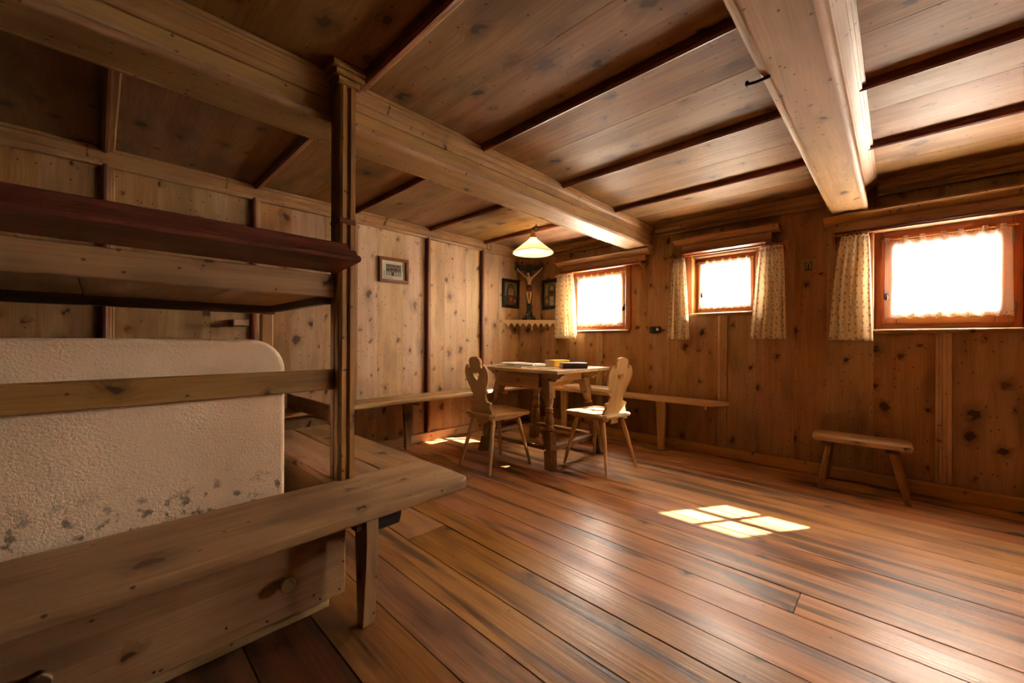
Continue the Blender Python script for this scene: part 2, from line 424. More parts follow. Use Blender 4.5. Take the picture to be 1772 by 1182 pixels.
def mesh_from(bm, name, mats, smooth=False):
    me = bpy.data.meshes.new(name)
    bm.normal_update()
    bm.to_mesh(me)
    bm.free()
    for m in (mats if isinstance(mats, (list, tuple)) else [mats]):
        me.materials.append(M[m] if isinstance(m, str) else m)
    if smooth:
        for p in me.polygons: p.use_smooth = True
    return me


def add(name, bm, mat, parent=None, smooth=False, matrix=None, autosmooth=None):
    me = mesh_from(bm, name, mat, smooth)
    if autosmooth is not None:
        for p in me.polygons: p.use_smooth = True
        try: me.set_sharp_from_angle(angle=math.radians(autosmooth))
        except Exception: pass
    o = bpy.data.objects.new(name, me)
    if matrix is not None: o.matrix_basis = matrix
    return link(o, parent)


AX = {'x': Vector((1, 0, 0)), 'y': Vector((0, 1, 0)), 'z': Vector((0, 0, 1))}


def axes_matrix(a, b):
    """local x -> a, local y -> b, local z -> a x b (names of world axes)"""
    va, vb = AX[a], AX[b]
    vc = va.cross(vb)
    return Matrix(((va.x, vb.x, vc.x, 0), (va.y, vb.y, vc.y, 0), (va.z, vb.z, vc.z, 0), (0, 0, 0, 1)))


_cache = {}


def board(name, ext, grain, wide, mat, parent=None, bev=0.003, jitter=0.0, seg=1):
    """box given by world extents (x0,x1,y0,y1,z0,z1); local x runs along the grain axis, local y along the wide axis; meshes of alike boards are shared"""
    x0, x1, y0, y1, z0, z1 = ext
    dim = {'x': x1 - x0, 'y': y1 - y0, 'z': z1 - z0}
    third = [c for c in 'xyz' if c not in (grain, wide)][0]
    L, W, T = dim[grain], dim[wide], dim[third]
    key = (name, round(L, 3), round(W, 3), round(T, 3), mat, bev, seg)
    me = _cache.get(key)
    if me is None:
        bm = bmesh.new()
        bmesh.ops.create_cube(bm, size=1.0)
        bmesh.ops.scale(bm, vec=(L, W, T), verts=bm.verts)
        if bev: bmesh.ops.bevel(bm, geom=bm.edges[:], offset=min(bev, L / 3, W / 3, T / 3), segments=seg, affect='EDGES', profile=0.5)
        me = mesh_from(bm, name, mat)
        _cache[key] = me
    o = bpy.data.objects.new(name, me)
    c = Vector(((x0 + x1) / 2, (y0 + y1) / 2, (z0 + z1) / 2))
    if jitter: c += AX[third] * random.uniform(-jitter, jitter)
    o.matrix_basis = Matrix.Translation(c) @ axes_matrix(grain, wide)
    return link(o, parent)


def prism(name, prof, axis, s0, s1, mat, parent=None, autosmooth=35, miter=None):
    """profile polygon swept along a world axis. axis 'x': (y,z); 'y': (x,z); 'z': (x,y)"""
    bm = bmesh.new()
    ca = sum(p[0] for p in prof) / len(prof); cb = sum(p[1] for p in prof) / len(prof)
    sm = (s0 + s1) / 2
    sgn = -1 if axis == 'y' else 1
    rings = []
    for s in (s0, s1):
        rings.append([bm.verts.new((s - sm, sgn * (a - ca), b - cb)) for a, b in prof])
    n = len(prof)
    for i in range(n):
        bm.faces.new((rings[0][i], rings[0][(i + 1) % n], rings[1][(i + 1) % n], rings[1][i]))
    bm.faces.new(rings[0]); bm.faces.new(rings[1])
    bmesh.ops.recalc_face_normals(bm, faces=bm.faces)
    if axis == 'x': mt = Matrix.Translation((sm, ca, cb))
    elif axis == 'y': mt = Matrix.Translation((ca, sm, cb)) @ Matrix.Rotation(PI / 2, 4, 'Z')
    else: mt = Matrix.Translation((ca, cb, sm)) @ axes_matrix('z', 'x')
    return add(name, bm, mat, parent, matrix=mt, autosmooth=autosmooth)


def frame_to(d):
    d = Vector(d).normalized()
    return d.to_track_quat('Z', 'Y').to_matrix().to_4x4()


def add_lathe(bm, p0, p1, prof, seg=16):
    """prof: (t along p0->p1 in 0..1, radius)"""
    p0, p1 = Vector(p0), Vector(p1)
    mt = frame_to(p1 - p0)
    rings = []
    for t, r in prof:
        c = p0.lerp(p1, t)
        rings.append([bm.verts.new(c + mt.to_3x3() @ Vector((r * math.cos(2 * PI * k / seg), r * math.sin(2 * PI * k / seg), 0))) for k in range(seg)])
    for a, b in zip(rings, rings[1:]):
        for k in range(seg):
            bm.faces.new((a[k], a[(k + 1) % seg], b[(k + 1) % seg], b[k]))
    bm.faces.new(rings[0][::-1]); bm.faces.new(rings[-1])


def add_tube(bm, pts, r, seg=8, closed=False):
    pts = [Vector(p) for p in pts]
    rings = []
    n = len(pts)
    for i, p in enumerate(pts):
        a = pts[i - 1] if (i > 0 or closed) else p
        b = pts[(i + 1) % n] if (i < n - 1 or closed) else p
        mt = frame_to(b - a).to_3x3()
        rings.append([bm.verts.new(p + mt @ Vector((r * math.cos(2 * PI * k / seg), r * math.sin(2 * PI * k / seg), 0))) for k in range(seg)])
    pr = list(zip(rings, rings[1:])) + ([(rings[-1], rings[0])] if closed else [])
    for a, b in pr:
        # match the nearest start vertex so the tube does not twist
        off = min(range(seg), key=lambda o: (a[0].co - b[o].co).length)
        for k in range(seg):
            bm.faces.new((a[k], a[(k + 1) % seg], b[(k + 1 + off) % seg], b[(k + off) % seg]))
    if not closed:
        bm.faces.new(rings[0][::-1]); bm.faces.new(rings[-1])


def add_box(bm, x0, x1, y0, y1, z0, z1, bev=0.0, mt=None):
    r = bmesh.ops.create_cube(bm, size=1.0)
    vs = r['verts']
    bmesh.ops.scale(bm, vec=(x1 - x0, y1 - y0, z1 - z0), verts=vs)
    bmesh.ops.translate(bm, vec=((x0 + x1) / 2, (y0 + y1) / 2, (z0 + z1) / 2), verts=vs)
    if bev:
        es = list({e for v in vs for e in v.link_edges})
        out = bmesh.ops.bevel(bm, geom=es, offset=bev, segments=1, affect='EDGES')
        vs = list({v for f in out['faces'] for v in f.verts})
    if mt is not None:
        bmesh.ops.transform(bm, matrix=mt, verts=vs)
    return vs


def poly_extrude(bm, outline, h, holes=(), z0=0.0):
    """flat polygon in xy (with holes), given thickness h along z"""
    edges = []
    for lp in [outline] + list(holes):
        vs = [bm.verts.new((p[0], p[1], z0)) for p in lp]
        for a, b in zip(vs, vs[1:] + vs[:1]): edges.append(bm.edges.new((a, b)))
    if holes:
        r = bmesh.ops.triangle_fill(bm, edges=edges, use_beauty=True)
        fs = [f for f in r['geom'] if isinstance(f, bmesh.types.BMFace)]
    else:
        fs = [bm.faces.new([e.verts[0] for e in edges])]
    r = bmesh.ops.extrude_face_region(bm, geom=fs)
    bmesh.ops.translate(bm, vec=(0, 0, h), verts=[g for g in r['geom'] if isinstance(g, bmesh.types.BMVert)])
    bmesh.ops.recalc_face_normals(bm, faces=bm.faces)


# ================================================================== SETTING
# ---- floor
floor = tag(bpy.data.objects.new('floor', mesh_from((lambda b: (add_box(b, XL - 0.3, XR + 0.2, YF - 0.2, YB + 0.3, -0.12, -0.03), b)[1])(bmesh.new()), 'floor', 'darkwood')), 'dark red brown plank floor running along the window wall', kind='structure')
COL.objects.link(floor)
y = YF
fr = random.Random(3)
while y < YB:
    wd = fr.uniform(0.13, 0.26)
    y1 = min(y + wd, YB + 0.02)
    if YB - y1 < 0.08: y1 = YB + 0.02
    cuts = [XL - 0.02]
    if fr.random() < 0.45: cuts.append(fr.uniform(-2.4, 1.2))
    cuts.append(XR)
    for a, b in zip(cuts, cuts[1:]):
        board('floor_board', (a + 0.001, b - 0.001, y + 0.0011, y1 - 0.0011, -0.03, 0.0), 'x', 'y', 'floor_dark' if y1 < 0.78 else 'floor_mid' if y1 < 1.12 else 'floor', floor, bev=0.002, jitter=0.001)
    y = y1

# ---- left wall: boards between battens
wall_left = tag(bpy.data.objects.new('wall_left', mesh_from((lambda b: (add_box(b, XL - 0.25, XL - 0.028, YF - 0.1, YB + 0.4, -0.1, ZC + 0.2), b)[1])(bmesh.new()), 'wall_left', 'darkwood')), 'knotty pine panelled wall with narrow upright battens', kind='structure')
COL.objects.link(wall_left)
rl = random.Random(11)
edges = [YF] + BAT + [YB + 0.0]
for a, b in zip(edges, edges[1:]):
    n = 3 if b - a > 0.6 else 2
    cut = [a] + sorted(a + (b - a) * (k + rl.uniform(-0.12, 0.12)) / n for k in range(1, n)) + [b]
    for c0, c1 in zip(cut, cut[1:]):
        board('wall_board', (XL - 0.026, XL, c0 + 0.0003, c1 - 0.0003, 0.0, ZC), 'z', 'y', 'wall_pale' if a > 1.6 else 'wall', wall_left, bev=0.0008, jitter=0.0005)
for yb in BAT:
    prism('batten', [(XL, yb - 0.022), (XL + 0.020, yb - 0.022), (XL + 0.034, yb - 0.018), (XL + 0.042, yb - 0.008), (XL + 0.042, yb + 0.004), (XL + 0.034, yb + 0.012), (XL, yb + 0.012)], 'z', 0.1, 2.20, 'redtrim', wall_left, autosmooth=30)
    prism('batten_strip', [(XL, yb + 0.0125), (XL + 0.030, yb + 0.0125), (XL + 0.030, yb + 0.026), (XL + 0.022, yb + 0.030), (XL + 0.022, yb + 0.038), (XL + 0.012, yb + 0.044), (XL, yb + 0.044)], 'z', 0.1, 2.20, 'trim', wall_left, autosmooth=30)
# stepped crown under the ceiling
prism('cornice', [(XL, 2.185), (XL + 0.035, 2.185), (XL + 0.04, 2.20), (XL + 0.032, 2.225), (XL + 0.045, 2.235), (XL + 0.058, 2.25), (XL + 0.058, 2.268), (XL + 0.075, 2.272), (XL + 0.075, ZC), (XL, ZC)], 'y', YF, YB, 'trim', wall_left, autosmooth=20)
board('bracket', (XL, XL + 0.10, 0.70, 0.80, 1.19, 1.24), 'x', 'y', 'bench', wall_left, bev=0.006)

# ---- window wall
def slab_around(x0, x1, z0, z1, y0, y1, holes, grow):
    bm = bmesh.new()
    hs = sorted(holes)
    cx = x0
    for (a, b, c, d) in hs:
        a -= grow; b += grow; c -= grow; d += grow
        add_box(bm, cx, a, y0, y1, z0, z1)
        add_box(bm, a, b, y0, y1, z0, c)
        add_box(bm, a, b, y0, y1, d, z1)
        cx = b
    add_box(bm, cx, x1, y0, y1, z0, z1)
    return bm

wall_back = tag(bpy.data.objects.new('wall_back', mesh_from(slab_around(XL - 0.25, XR + 0.2, -0.1, ZC + 0.2, YB + 0.03, YB + 0.30, WIN, 0.10), 'wall_back', 'darkwood')), 'dark knotty pine panelled wall holding a row of small windows', kind='structure')
COL.objects.link(wall_back)
rb = random.Random(5)
WB = [-3.66, -2.51, -1.182, 0.24, 1.05, 1.82, XR]          # batten positions along the window wall
xs = set(WB)
for (a, b, c, d) in WIN: xs.update((a, b))
xs = sorted(xs)
cuts = []
for a, b in zip(xs, xs[1:]):
    n = max(1, round((b - a) / 0.27))
    cuts += [a] + [a + (b - a) * (k + rb.uniform(-0.1, 0.1)) / n for k in range(1, n)]
cuts.append(xs[-1])
for c0, c1 in zip(cuts, cuts[1:]):
    spans = [(0.0, ZC)]
    for (a, b, c, d) in WIN:
        if c0 >= a - 1e-4 and c1 <= b + 1e-4: spans = [(0.0, c), (d, ZC)]
    for (z0, z1) in spans:
        board('wall_board', (c0 + 0.0003, c1 - 0.0003, YB, YB + 0.026, z0, z1), 'z', 'x', 'wall', wall_back, bev=0.0008, jitter=0.0005)
for xb in WB[1:-1]:
    top = 1.20
    for (a, b, c, d) in WIN:
        if a < xb < b: top = c - 0.03
        if xb == WB[2]: top = 1.335
    hw = 0.04
    prism('batten', [(xb - hw, YB), (xb - hw, YB - 0.012), (xb - hw + 0.012, YB - 0.02), (xb - hw + 0.02, YB - 0.032), (xb - 0.012, YB - 0.032), (xb - 0.006, YB - 0.024), (xb + 0.01, YB - 0.024), (xb + 0.016, YB - 0.018), (xb + hw - 0.004, YB - 0.014), (xb + hw, YB)], 'z', 0.1, top, 'palebench', wall_back, autosmooth=20)
for x0, x1 in ((XL + 0.076, BEAM1[0] - 0.002), (BEAM1[1] + 0.03, BEAM2[0] - 0.03), (BEAM2[1] + 0.05, XR)):
    prism('cornice', [(YB, 2.185), (YB - 0.035, 2.185), (YB - 0.04, 2.20), (YB - 0.032, 2.225), (YB - 0.045, 2.235), (YB - 0.058, 2.25), (YB - 0.058, 2.268), (YB - 0.075, 2.272), (YB - 0.075, ZC), (YB, ZC)], 'x', x0, x1, 'trim', wall_back, autosmooth=20)
# board set across the corner behind the cross
_a, _b = Vector((-3.66, 3.925)), Vector((-3.425, 4.10))
_o = board('wall_board', (-0.146, 0.146, -0.02, 0.0, 0.1, 2.185), 'z', 'x', 'wall', None, bev=0.0015)
_o.matrix_basis = Matrix.Translation(((_a.x + _b.x) / 2, (_a.y + _b.y) / 2, 0)) @ Matrix.Rotation(math.atan2(_b.y - _a.y, _b.x - _a.x), 4, 'Z') @ _o.matrix_basis
_o.parent = wall_back

# ---- walls behind the photographer
def right_slab():
    bm = slab_around(YF - 0.1, YB + 0.3, -0.1, ZC + 0.2, XR + 0.03, XR + 0.30, [(a, b, 1.185, 1.93) for a, b in WIN_R], 0.10)
    for v in bm.verts: v.co.x, v.co.y = v.co.y, v.co.x
    bmesh.ops.recalc_face_normals(bm, faces=bm.faces)
    return bm

wall_right = tag(bpy.data.objects.new('wall_right', mesh_from(right_slab(), 'wall_right', 'darkwood')), 'plain pine board wall on the far right of the room', kind='structure')
COL.objects.link(wall_right)
wall_front = tag(bpy.data.objects.new('wall_front', mesh_from((lambda b: (add_box(b, XL - 0.2, XR + 0.2, YF - 0.2, YF - 0.026, -0.1, ZC + 0.2), b)[1])(bmesh.new()), 'wall_front', 'darkwood')), 'plain pine board wall behind the photographer', kind='structure')
COL.objects.link(wall_front)
ys = sorted({YF, -1.28, -0.36, 1.86, YB, *(v for p in WIN_R for v in p)})
for p0, p1 in zip(ys, ys[1:]):
    n = max(1, round((p1 - p0) / 0.3))
    for k in range(n):
        c0, c1 = p0 + (p1 - p0) * k / n, p0 + (p1 - p0) * (k + 1) / n
        inw = any(c0 >= a - 1e-4 and c1 <= b + 1e-4 for a, b in WIN_R)
        for z0, z1 in (((0.0, 1.185), (1.93, ZC)) if inw else ((0.0, ZC),)):
            board('wall_board', (XR, XR + 0.026, c0 + 0.001, c1 - 0.001, z0, z1), 'z', 'y', 'unseenwall', wall_right, bev=0.0012)
xx = XL
while xx < XR - 0.01:
    x1 = min(xx + 0.326, XR)
    board('wall_board', (xx + 0.001, x1 - 0.001, YF - 0.026, YF, 0.0, ZC), 'z', 'x', 'unseenwall', wall_front, bev=0.0012)
    xx = x1

# ---- ceiling
ceiling = tag(bpy.data.objects.new('ceiling', mesh_from((lambda b: (add_box(b, XL - 0.3, XR + 0.2, YF - 0.2, YB + 0.4, ZC + 0.03, ZC + 0.15), b)[1])(bmesh.new()), 'ceiling', 'darkwood')), 'low pine board ceiling divided by battens between two beams', kind='structure')
COL.objects.link(ceiling)
rc = random.Random(21)
bays_x = [(XL, BEAM1[0]), (BEAM1[1], BEAM2[0]), (BEAM2[1], XR)]
edges = [YF] + BAT + [YB]
for (x0, x1) in bays_x:
    for a, b in zip(edges, edges[1:]):
        n = 2 if b - a > 0.7 else 2
        cut = [a] + [a + (b - a) * (k + rc.uniform(-0.18, 0.18)) / n for k in range(1, n)] + [b]
        for c0, c1 in zip(cut, cut[1:]):
            board('ceiling_board', (x0 + 0.0008, x1 - 0.0008, c0 + 0.0003, c1 - 0.0003, ZC, ZC + 0.026), 'x', 'y', 'ceil', ceiling, bev=0.0008, jitter=0.0003)
    for yb in BAT:
        xa, xb = x0 + (0.076 if x0 == XL else 0.02), x1 - 0.005
        prism('batten', [(yb - 0.024, ZC), (yb - 0.024, ZC - 0.018), (yb - 0.016, ZC - 0.032), (yb - 0.004, ZC - 0.038), (yb + 0.008, ZC - 0.034), (yb + 0.014, ZC - 0.022), (yb + 0.014, ZC)], 'x', xa, xb, 'redtrim', ceiling, autosmooth=30)
        prism('batten_strip', [(yb + 0.0145, ZC), (yb + 0.0145, ZC - 0.016), (yb + 0.034, ZC - 0.016), (yb + 0.040, ZC - 0.010), (yb + 0.042, ZC)], 'x', xa, xb, 'trim', ceiling, autosmooth=30)

# ---- beams
def beam(label, x0, x1, proud):
    t = thing('ceiling_beam', label, 'beam', ((x0 + x1) / 2, YB - 3.1, ZB), group='ceiling beams')
    q = 0.026
    prism('beam_body', [(x0 + q, ZC), (x0 + q, ZB), (x1 - q, ZB), (x1 - q, ZC)], 'y', YF, YB, 'beam', t)
    for s, xe in ((1, x1), (-1, x0)):
        f = xe - s * q
        # round bead with a quirk along the lower arris
        prism('bead', [(f, ZB - 0.003), (f + s * 0.010, ZB - 0.003), (f + s * 0.020, ZB), (f + s * 0.026, ZB + 0.008), (f + s * 0.027, ZB + 0.018), (f + s * 0.022, ZB + 0.027), (f + s * 0.012, ZB + 0.032), (f + s * 0.008, ZB + 0.032), (f + s * 0.008, ZB + 0.046), (f, ZB + 0.050)], 'y', YF, YB - 0.003, 'beam', t, autosmooth=40)
        p = proud
        prism('crown', [(f, ZC - 0.105), (f + s * 0.012, ZC - 0.103), (f + s * 0.014, ZC - 0.070), (f + s * 0.020, ZC - 0.066), (f + s * 0.020, ZC - 0.060), (f + s * (0.022 + p * 0.3), ZC - 0.050), (f + s * (0.024 + p * 0.6), ZC - 0.044), (f + s * (0.024 + p * 0.6), ZC - 0.036), (f + s * (0.026 + p * 0.8), ZC - 0.032), (f + s * (0.026 + p * 0.8), ZC - 0.020), (f + s * (0.030 + p), ZC - 0.018), (f + s * (0.030 + p), ZC - 0.002), (f, ZC - 0.002)], 'y', YF, YB - 0.076, 'trim', t, autosmooth=25)
    return t

beam1 = beam('long moulded pine beam crossing above the dining table to the small corner window', BEAM1[0], BEAM1[1], 0.02)
beam2 = beam('broad pale pine beam running overhead towards the big right window', BEAM2[0], BEAM2[1], 0.045)

# ---- skirting
bl = tag(board('baseboard_left', (XL, XL + 0.022, 1.20, YB - 0.16, 0.0, 0.095), 'y', 'z', 'skirt', bev=0.004), 'yellow pine skirting board along the panelled wall with the framed photograph', kind='structure')
bb = tag(board('baseboard_back', (-3.42, XR, YB - 0.022, YB, 0.0, 0.095), 'x', 'z', 'skirt', bev=0.004), 'yellow pine skirting board under the windows', kind='structure')


# ---- windows
def window(n, op, gl, label, handle_side, hinges):
    x0, x1, z0, z1 = op
    g0, g1, h0, h1 = gl
    w = thing('window_%d' % n, label, None, ((x0 + x1) / 2, YB + 0.1, z0), kind='structure')
    ya, yb = YB - 0.002, YB + 0.17
    yf, ye = YB + 0.10, YB + 0.155
    # lining of the reveal
    board('reveal_board', (x0 - 0.10, x0, ya, yb, z0, z1), 'z', 'y', 'sash', w, bev=0.002)
    board('reveal_board', (x1, x1 + 0.10, ya, yb, z0, z1), 'z', 'y', 'sash', w, bev=0.002)
    board('reveal_board', (x0 - 0.10, x1 + 0.10, ya, yb, z1, z1 + 0.10), 'x', 'y', 'beam', w, bev=0.002)
    board('reveal_board', (x0 - 0.10, x1 + 0.10, YB + 0.028, yb, z0 - 0.10, z0 - 0.035), 'x', 'y', 'sash', w, bev=0.002)
    # sill with a rounded nose
    prism('window_sill', [(yb, z0), (YB - 0.03, z0), (YB - 0.042, z0 - 0.006), (YB - 0.045, z0 - 0.014), (YB - 0.038, z0 - 0.024), (YB - 0.026, z0 - 0.028), (YB - 0.02, z0 - 0.034), (yb, z0 - 0.034)], 'x', x0 - 0.05, x1 + 0.05, 'beam', w)
    # outer frame
    fw = 0.045
    board('window_frame', (x0, x0 + fw, yf, ye, z0, z1), 'z', 'x', 'sash', w, bev=0.003)
    board('window_frame', (x1 - fw, x1, yf, ye, z0, z1), 'z', 'x', 'sash', w, bev=0.003)
    board('window_frame', (x0 + fw, x1 - fw, yf, ye, z1 - fw, z1), 'x', 'z', 'sash', w, bev=0.003)
    board('window_frame', (x0 + fw, x1 - fw, yf, ye, z0, z0 + fw), 'x', 'z', 'sash', w, bev=0.003)
    # casement
    yf2, ye2 = YB + 0.088, YB + 0.135
    c = bpy.data.objects.new('casement', None); c.location = ((g0 + g1) / 2, yf2, h0); link(c, w)
    m0, m1, k0, k1 = x0 + fw - 0.006, x1 - fw + 0.006, z0 + fw - 0.006, z1 - fw + 0.006
    board('stile', (m0, g0, yf2, ye2, k0, k1), 'z', 'x', 'sash', c, bev=0.004)
    board('stile', (g1, m1, yf2, ye2, k0, k1), 'z', 'x', 'sash', c, bev=0.004)
    board('rail', (g0, g1, yf2, ye2, k0, h0), 'x', 'z', 'sash', c, bev=0.004)
    board('rail', (g0, g1, yf2, ye2, h1, k1), 'x', 'z', 'sash', c, bev=0.004)
    gx, gz = (g0 + g1) / 2, (h0 + h1) / 2
    board('muntin', (gx - 0.011, gx + 0.011, yf2 + 0.008, ye2 - 0.004, h0, h1), 'z', 'x', 'sash', c, bev=0.003)
    for a, b in ((g0, gx - 0.011), (gx + 0.011, g1)):
        board('muntin', (a, b, yf2 + 0.008, ye2 - 0.004, gz - 0.011, gz + 0.011), 'x', 'z', 'sash', c, bev=0.003)
        for p, q in ((h0, gz - 0.011), (gz + 0.011, h1)):
            board('pane', (a, b, yf2 + 0.022, yf2 + 0.025, p, q), 'x', 'z', 'glass', c, bev=0)
    # turn handle
    hx = (m0 + 0.03) if handle_side < 0 else (m1 - 0.03)
    hb = bmesh.new()
    hz = z0 + 0.36 * (z1 - z0)
    add_lathe(hb, (hx, yf2 + 0.002, hz), (hx, yf2 - 0.03, hz), [(0, 0.016), (0.2, 0.016), (0.25, 0.007), (1, 0.007)], 12)
    add_lathe(hb, (hx, yf2 - 0.026, hz + 0.004), (hx - handle_side * 0.001, yf2 - 0.03, hz - 0.045), [(0, 0.006), (0.3, 0.009), (0.6, 0.012), (0.9, 0.009), (1, 0.004)], 10)
    add_box(hb, hx - 0.014, hx + 0.014, yf2 - 0.003, yf2, hz - 0.035, hz + 0.035, 0.001)
    add('handle', hb, 'iron', c, autosmooth=40)
    if hinges:
        for zz in (z0 + 0.14, z1 - 0.14):
            hb = bmesh.new()
            xh = (x1 - fw) if handle_side < 0 else (x0 + fw)
            add_box(hb, xh - 0.012, xh + 0.012, yf2 - 0.006, yf2 + 0.004, zz - 0.035, zz + 0.035, 0.002)
            add_lathe(hb, (xh, yf2 - 0.006, zz - 0.04), (xh, yf2 - 0.006, zz + 0.04), [(0, 0.006), (1, 0.006)], 8)
            add('hinge', hb, 'steel', c, autosmooth=40)
    # casing on the wall face
    for a, b in ((x0 - 0.062, x0), (x1, x1 + 0.062)):
        board('casing', (a, b, YB - 0.018, YB, z0 - 0.0, z1 + 0.05), 'z', 'x', 'sash', w, bev=0.004)
    return w

window(1, WIN[0], GLS[0], 'small window beside the corner crucifix, above the table', 1, True)
window(2, WIN[1], GLS[1], 'smallest middle window framed by two flowered curtains', -1, False)
window(3, WIN[2], GLS[2], 'largest window on the right above the little stool', -1, True)
window(4, WIN[3], GLS[3], 'window further right along the same wall, outside the picture', -1, False)
for k, (a, c) in enumerate(WIN_R):
    wr = window(5 + k, (a, c, 1.185, 1.93), (a + 0.09, c - 0.09, 1.275, 1.84), 'window in the wall on the right, outside the picture', -1, False)
    wr.location = (XR + 0.1, (a + c) / 2, 1.185)
    wr.rotation_euler = (0, 0, -PI / 2)


# ---- moulded shelves over the windows
def lintel(x0, x1, zt, label, ends=True):
    t = thing('window_lintel_shelf', label, 'shelf', ((x0 + x1) / 2, YB - 0.07, zt - 0.15), group='moulded shelves over the windows')
    yb = YB - 0.001
    prism('crown_moulding', [(yb, zt), (YB - 0.155, zt), (YB - 0.155, zt - 0.012), (YB - 0.135, zt - 0.022), (YB - 0.115, zt - 0.034), (YB - 0.105, zt - 0.046), (YB - 0.078, zt - 0.052), (yb, zt - 0.052)], 'x', x0, x1, 'beam', t, autosmooth=30)
    board('fascia', (x0 + 0.06, x1 - 0.06, YB - 0.072, yb, zt - 0.125, zt - 0.053), 'x', 'z', 'trim', t, bev=0.003)
    prism('lower_bead', [(YB - 0.09, zt - 0.126), (yb, zt - 0.126), (yb, zt - 0.142), (YB - 0.082, zt - 0.142), (YB - 0.092, zt - 0.135)], 'x', x0 + 0.055, x1 - 0.055, 'redtrim', t)
    return t

lintel(-3.07, -1.862, ZB - 0.008, 'moulded shelf board over the corner window, ending under the long beam')
lintel(-1.601, -0.716, ZB + 0.012, 'short moulded shelf over the smallest middle window')
lintel(-0.42, 1.15, ZB - 0.010, 'long moulded shelf over the largest right window, under the broad beam')

# ================================================================== STOVE, BENCHES AND BED
# plaster stove with rounded shoulders
def stove():
    bm = bmesh.new()
    x0, x1, y0, y1, zt, r = -2.75, -1.865, -1.9, 0.555, 1.085, 0.13
    pts = [(y0, 0.0)]
    for k in range(9):
        a = PI - k * PI / 16
        pts.append((y0 + r + r * math.cos(a), zt - r + r * math.sin(a)))
    for k in range(9):
        a = PI / 2 - k * PI / 16
        pts.append((y1 - r + r * math.cos(a), zt - r + r * math.sin(a)))
    pts.append((y1, 0.0))
    # dense grid over the front so that the lime plaster waves a little
    rings = []
    for x in (x0, x1): rings.append([bm.verts.new((x, p[0], p[1])) for p in pts])
    n = len(pts)
    for i in range(n):
        bm.faces.new((rings[0][i], rings[0][(i + 1) % n], rings[1][(i + 1) % n], rings[1][i]))
    bm.faces.new(rings[0]); bm.faces.new(rings[1])
    bmesh.ops.recalc_face_normals(bm, faces=bm.faces)
    ee = [e for e in bm.edges if all(abs(v.co.x - x1) < 1e-5 for v in e.verts) and max(v.co.z for v in e.verts) > 0.01]
    bmesh.ops.bevel(bm, geom=ee, offset=0.025, segments=4, affect='EDGES', profile=0.5)
    o = add('masonry_stove', bm, 'plaster', None, autosmooth=40)
    return tag(o, 'cream plastered masonry stove with rounded shoulder behind the long bench', 'stove')
stove()

ZBN = 0.46
sb = thing('stove_bench', 'long worn plank bench in front of the plastered stove', 'bench', (-1.6, -0.4, 0))
# seat: long plank with one rounded free end
def seat_plank():
    bm = bmesh.new()
    x0, x1, ya, yb = -1.80, -1.395, -1.9, 1.185
    pts = [(ya, x0), (yb, x0), (yb + 0.005, x0 + 0.25)]
    for k in range(5):
        a = PI / 2 * k / 4
        pts.append((yb - 0.06 + 0.06 * math.cos(a), x1 - 0.05 + 0.05 * math.sin(a)))
    pts += [(0.4, x1 + 0.003), (ya, x1)]
    poly_extrude(bm, [(p, -q) for p, q in pts], 0.046)
    bmesh.ops.bevel(bm, geom=[e for e in bm.edges if e.calc_face_angle(0) > 0.5 and abs(e.verts[0].co.z - e.verts[1].co.z) < 1e-5], offset=0.010, segments=3, affect='EDGES', profile=0.5)
    bmesh.ops.translate(bm, vec=(0, 0, -0.023), verts=bm.verts)
    return add('seat_board', bm, 'bench', sb, matrix=Matrix.Translation((0, 0, ZBN - 0.023)) @ Matrix.Rotation(PI / 2, 4, 'Z'), autosmooth=30)
seat_plank()
# panel of the drawer chest under the seat
fp = board('front_panel', (-1.632, -1.605, -1.9, 0.70, 0.062, 0.405), 'y', 'z', 'bench', sb, bev=0.006, seg=2)
for yk, sz in ((0.470, 1.0), (-0.105, 1.05)):
    b = bmesh.new()
    add_lathe(b, (-1.607, yk, 0.205), (-1.552, yk + 0.002, 0.208), [(0, 0.013 * sz), (0.45, 0.014 * sz), (0.55, 0.022 * sz), (0.65, 0.025 * sz), (0.93, 0.0255 * sz), (1, 0.022 * sz)], 16)
    add('knob', b, 'bench', fp, autosmooth=40)
for yk, zk in ((0.69, 0.35), (0.69, 0.27), (0.69, 0.19), (0.675, 0.085), (0.60, 0.08), (0.42, 0.083), (0.12, 0.08), (-0.2, 0.08), (0.30, 0.12)):
    b = bmesh.new()
    add_lathe(b, (-1.606, yk, zk), (-1.6035, yk, zk), [(0, 0.0045), (1, 0.0035)], 8)
    add('nail', b, 'iron', fp)
board('side_strip', (-1.66, -1.634, 0.655, 0.712, 0.07, 0.413), 'z', 'x', 'bench', sb, bev=0.003)
board('plinth', (-1.69, -1.655, -1.9, 0.655, 0.0, 0.115), 'y', 'z', 'palebench', sb, bev=0.003)
board('chest_back', (-1.80, -1.77, -1.9, 0.70, 0.0, 0.413), 'y', 'z', 'bench', sb, bev=0.003)
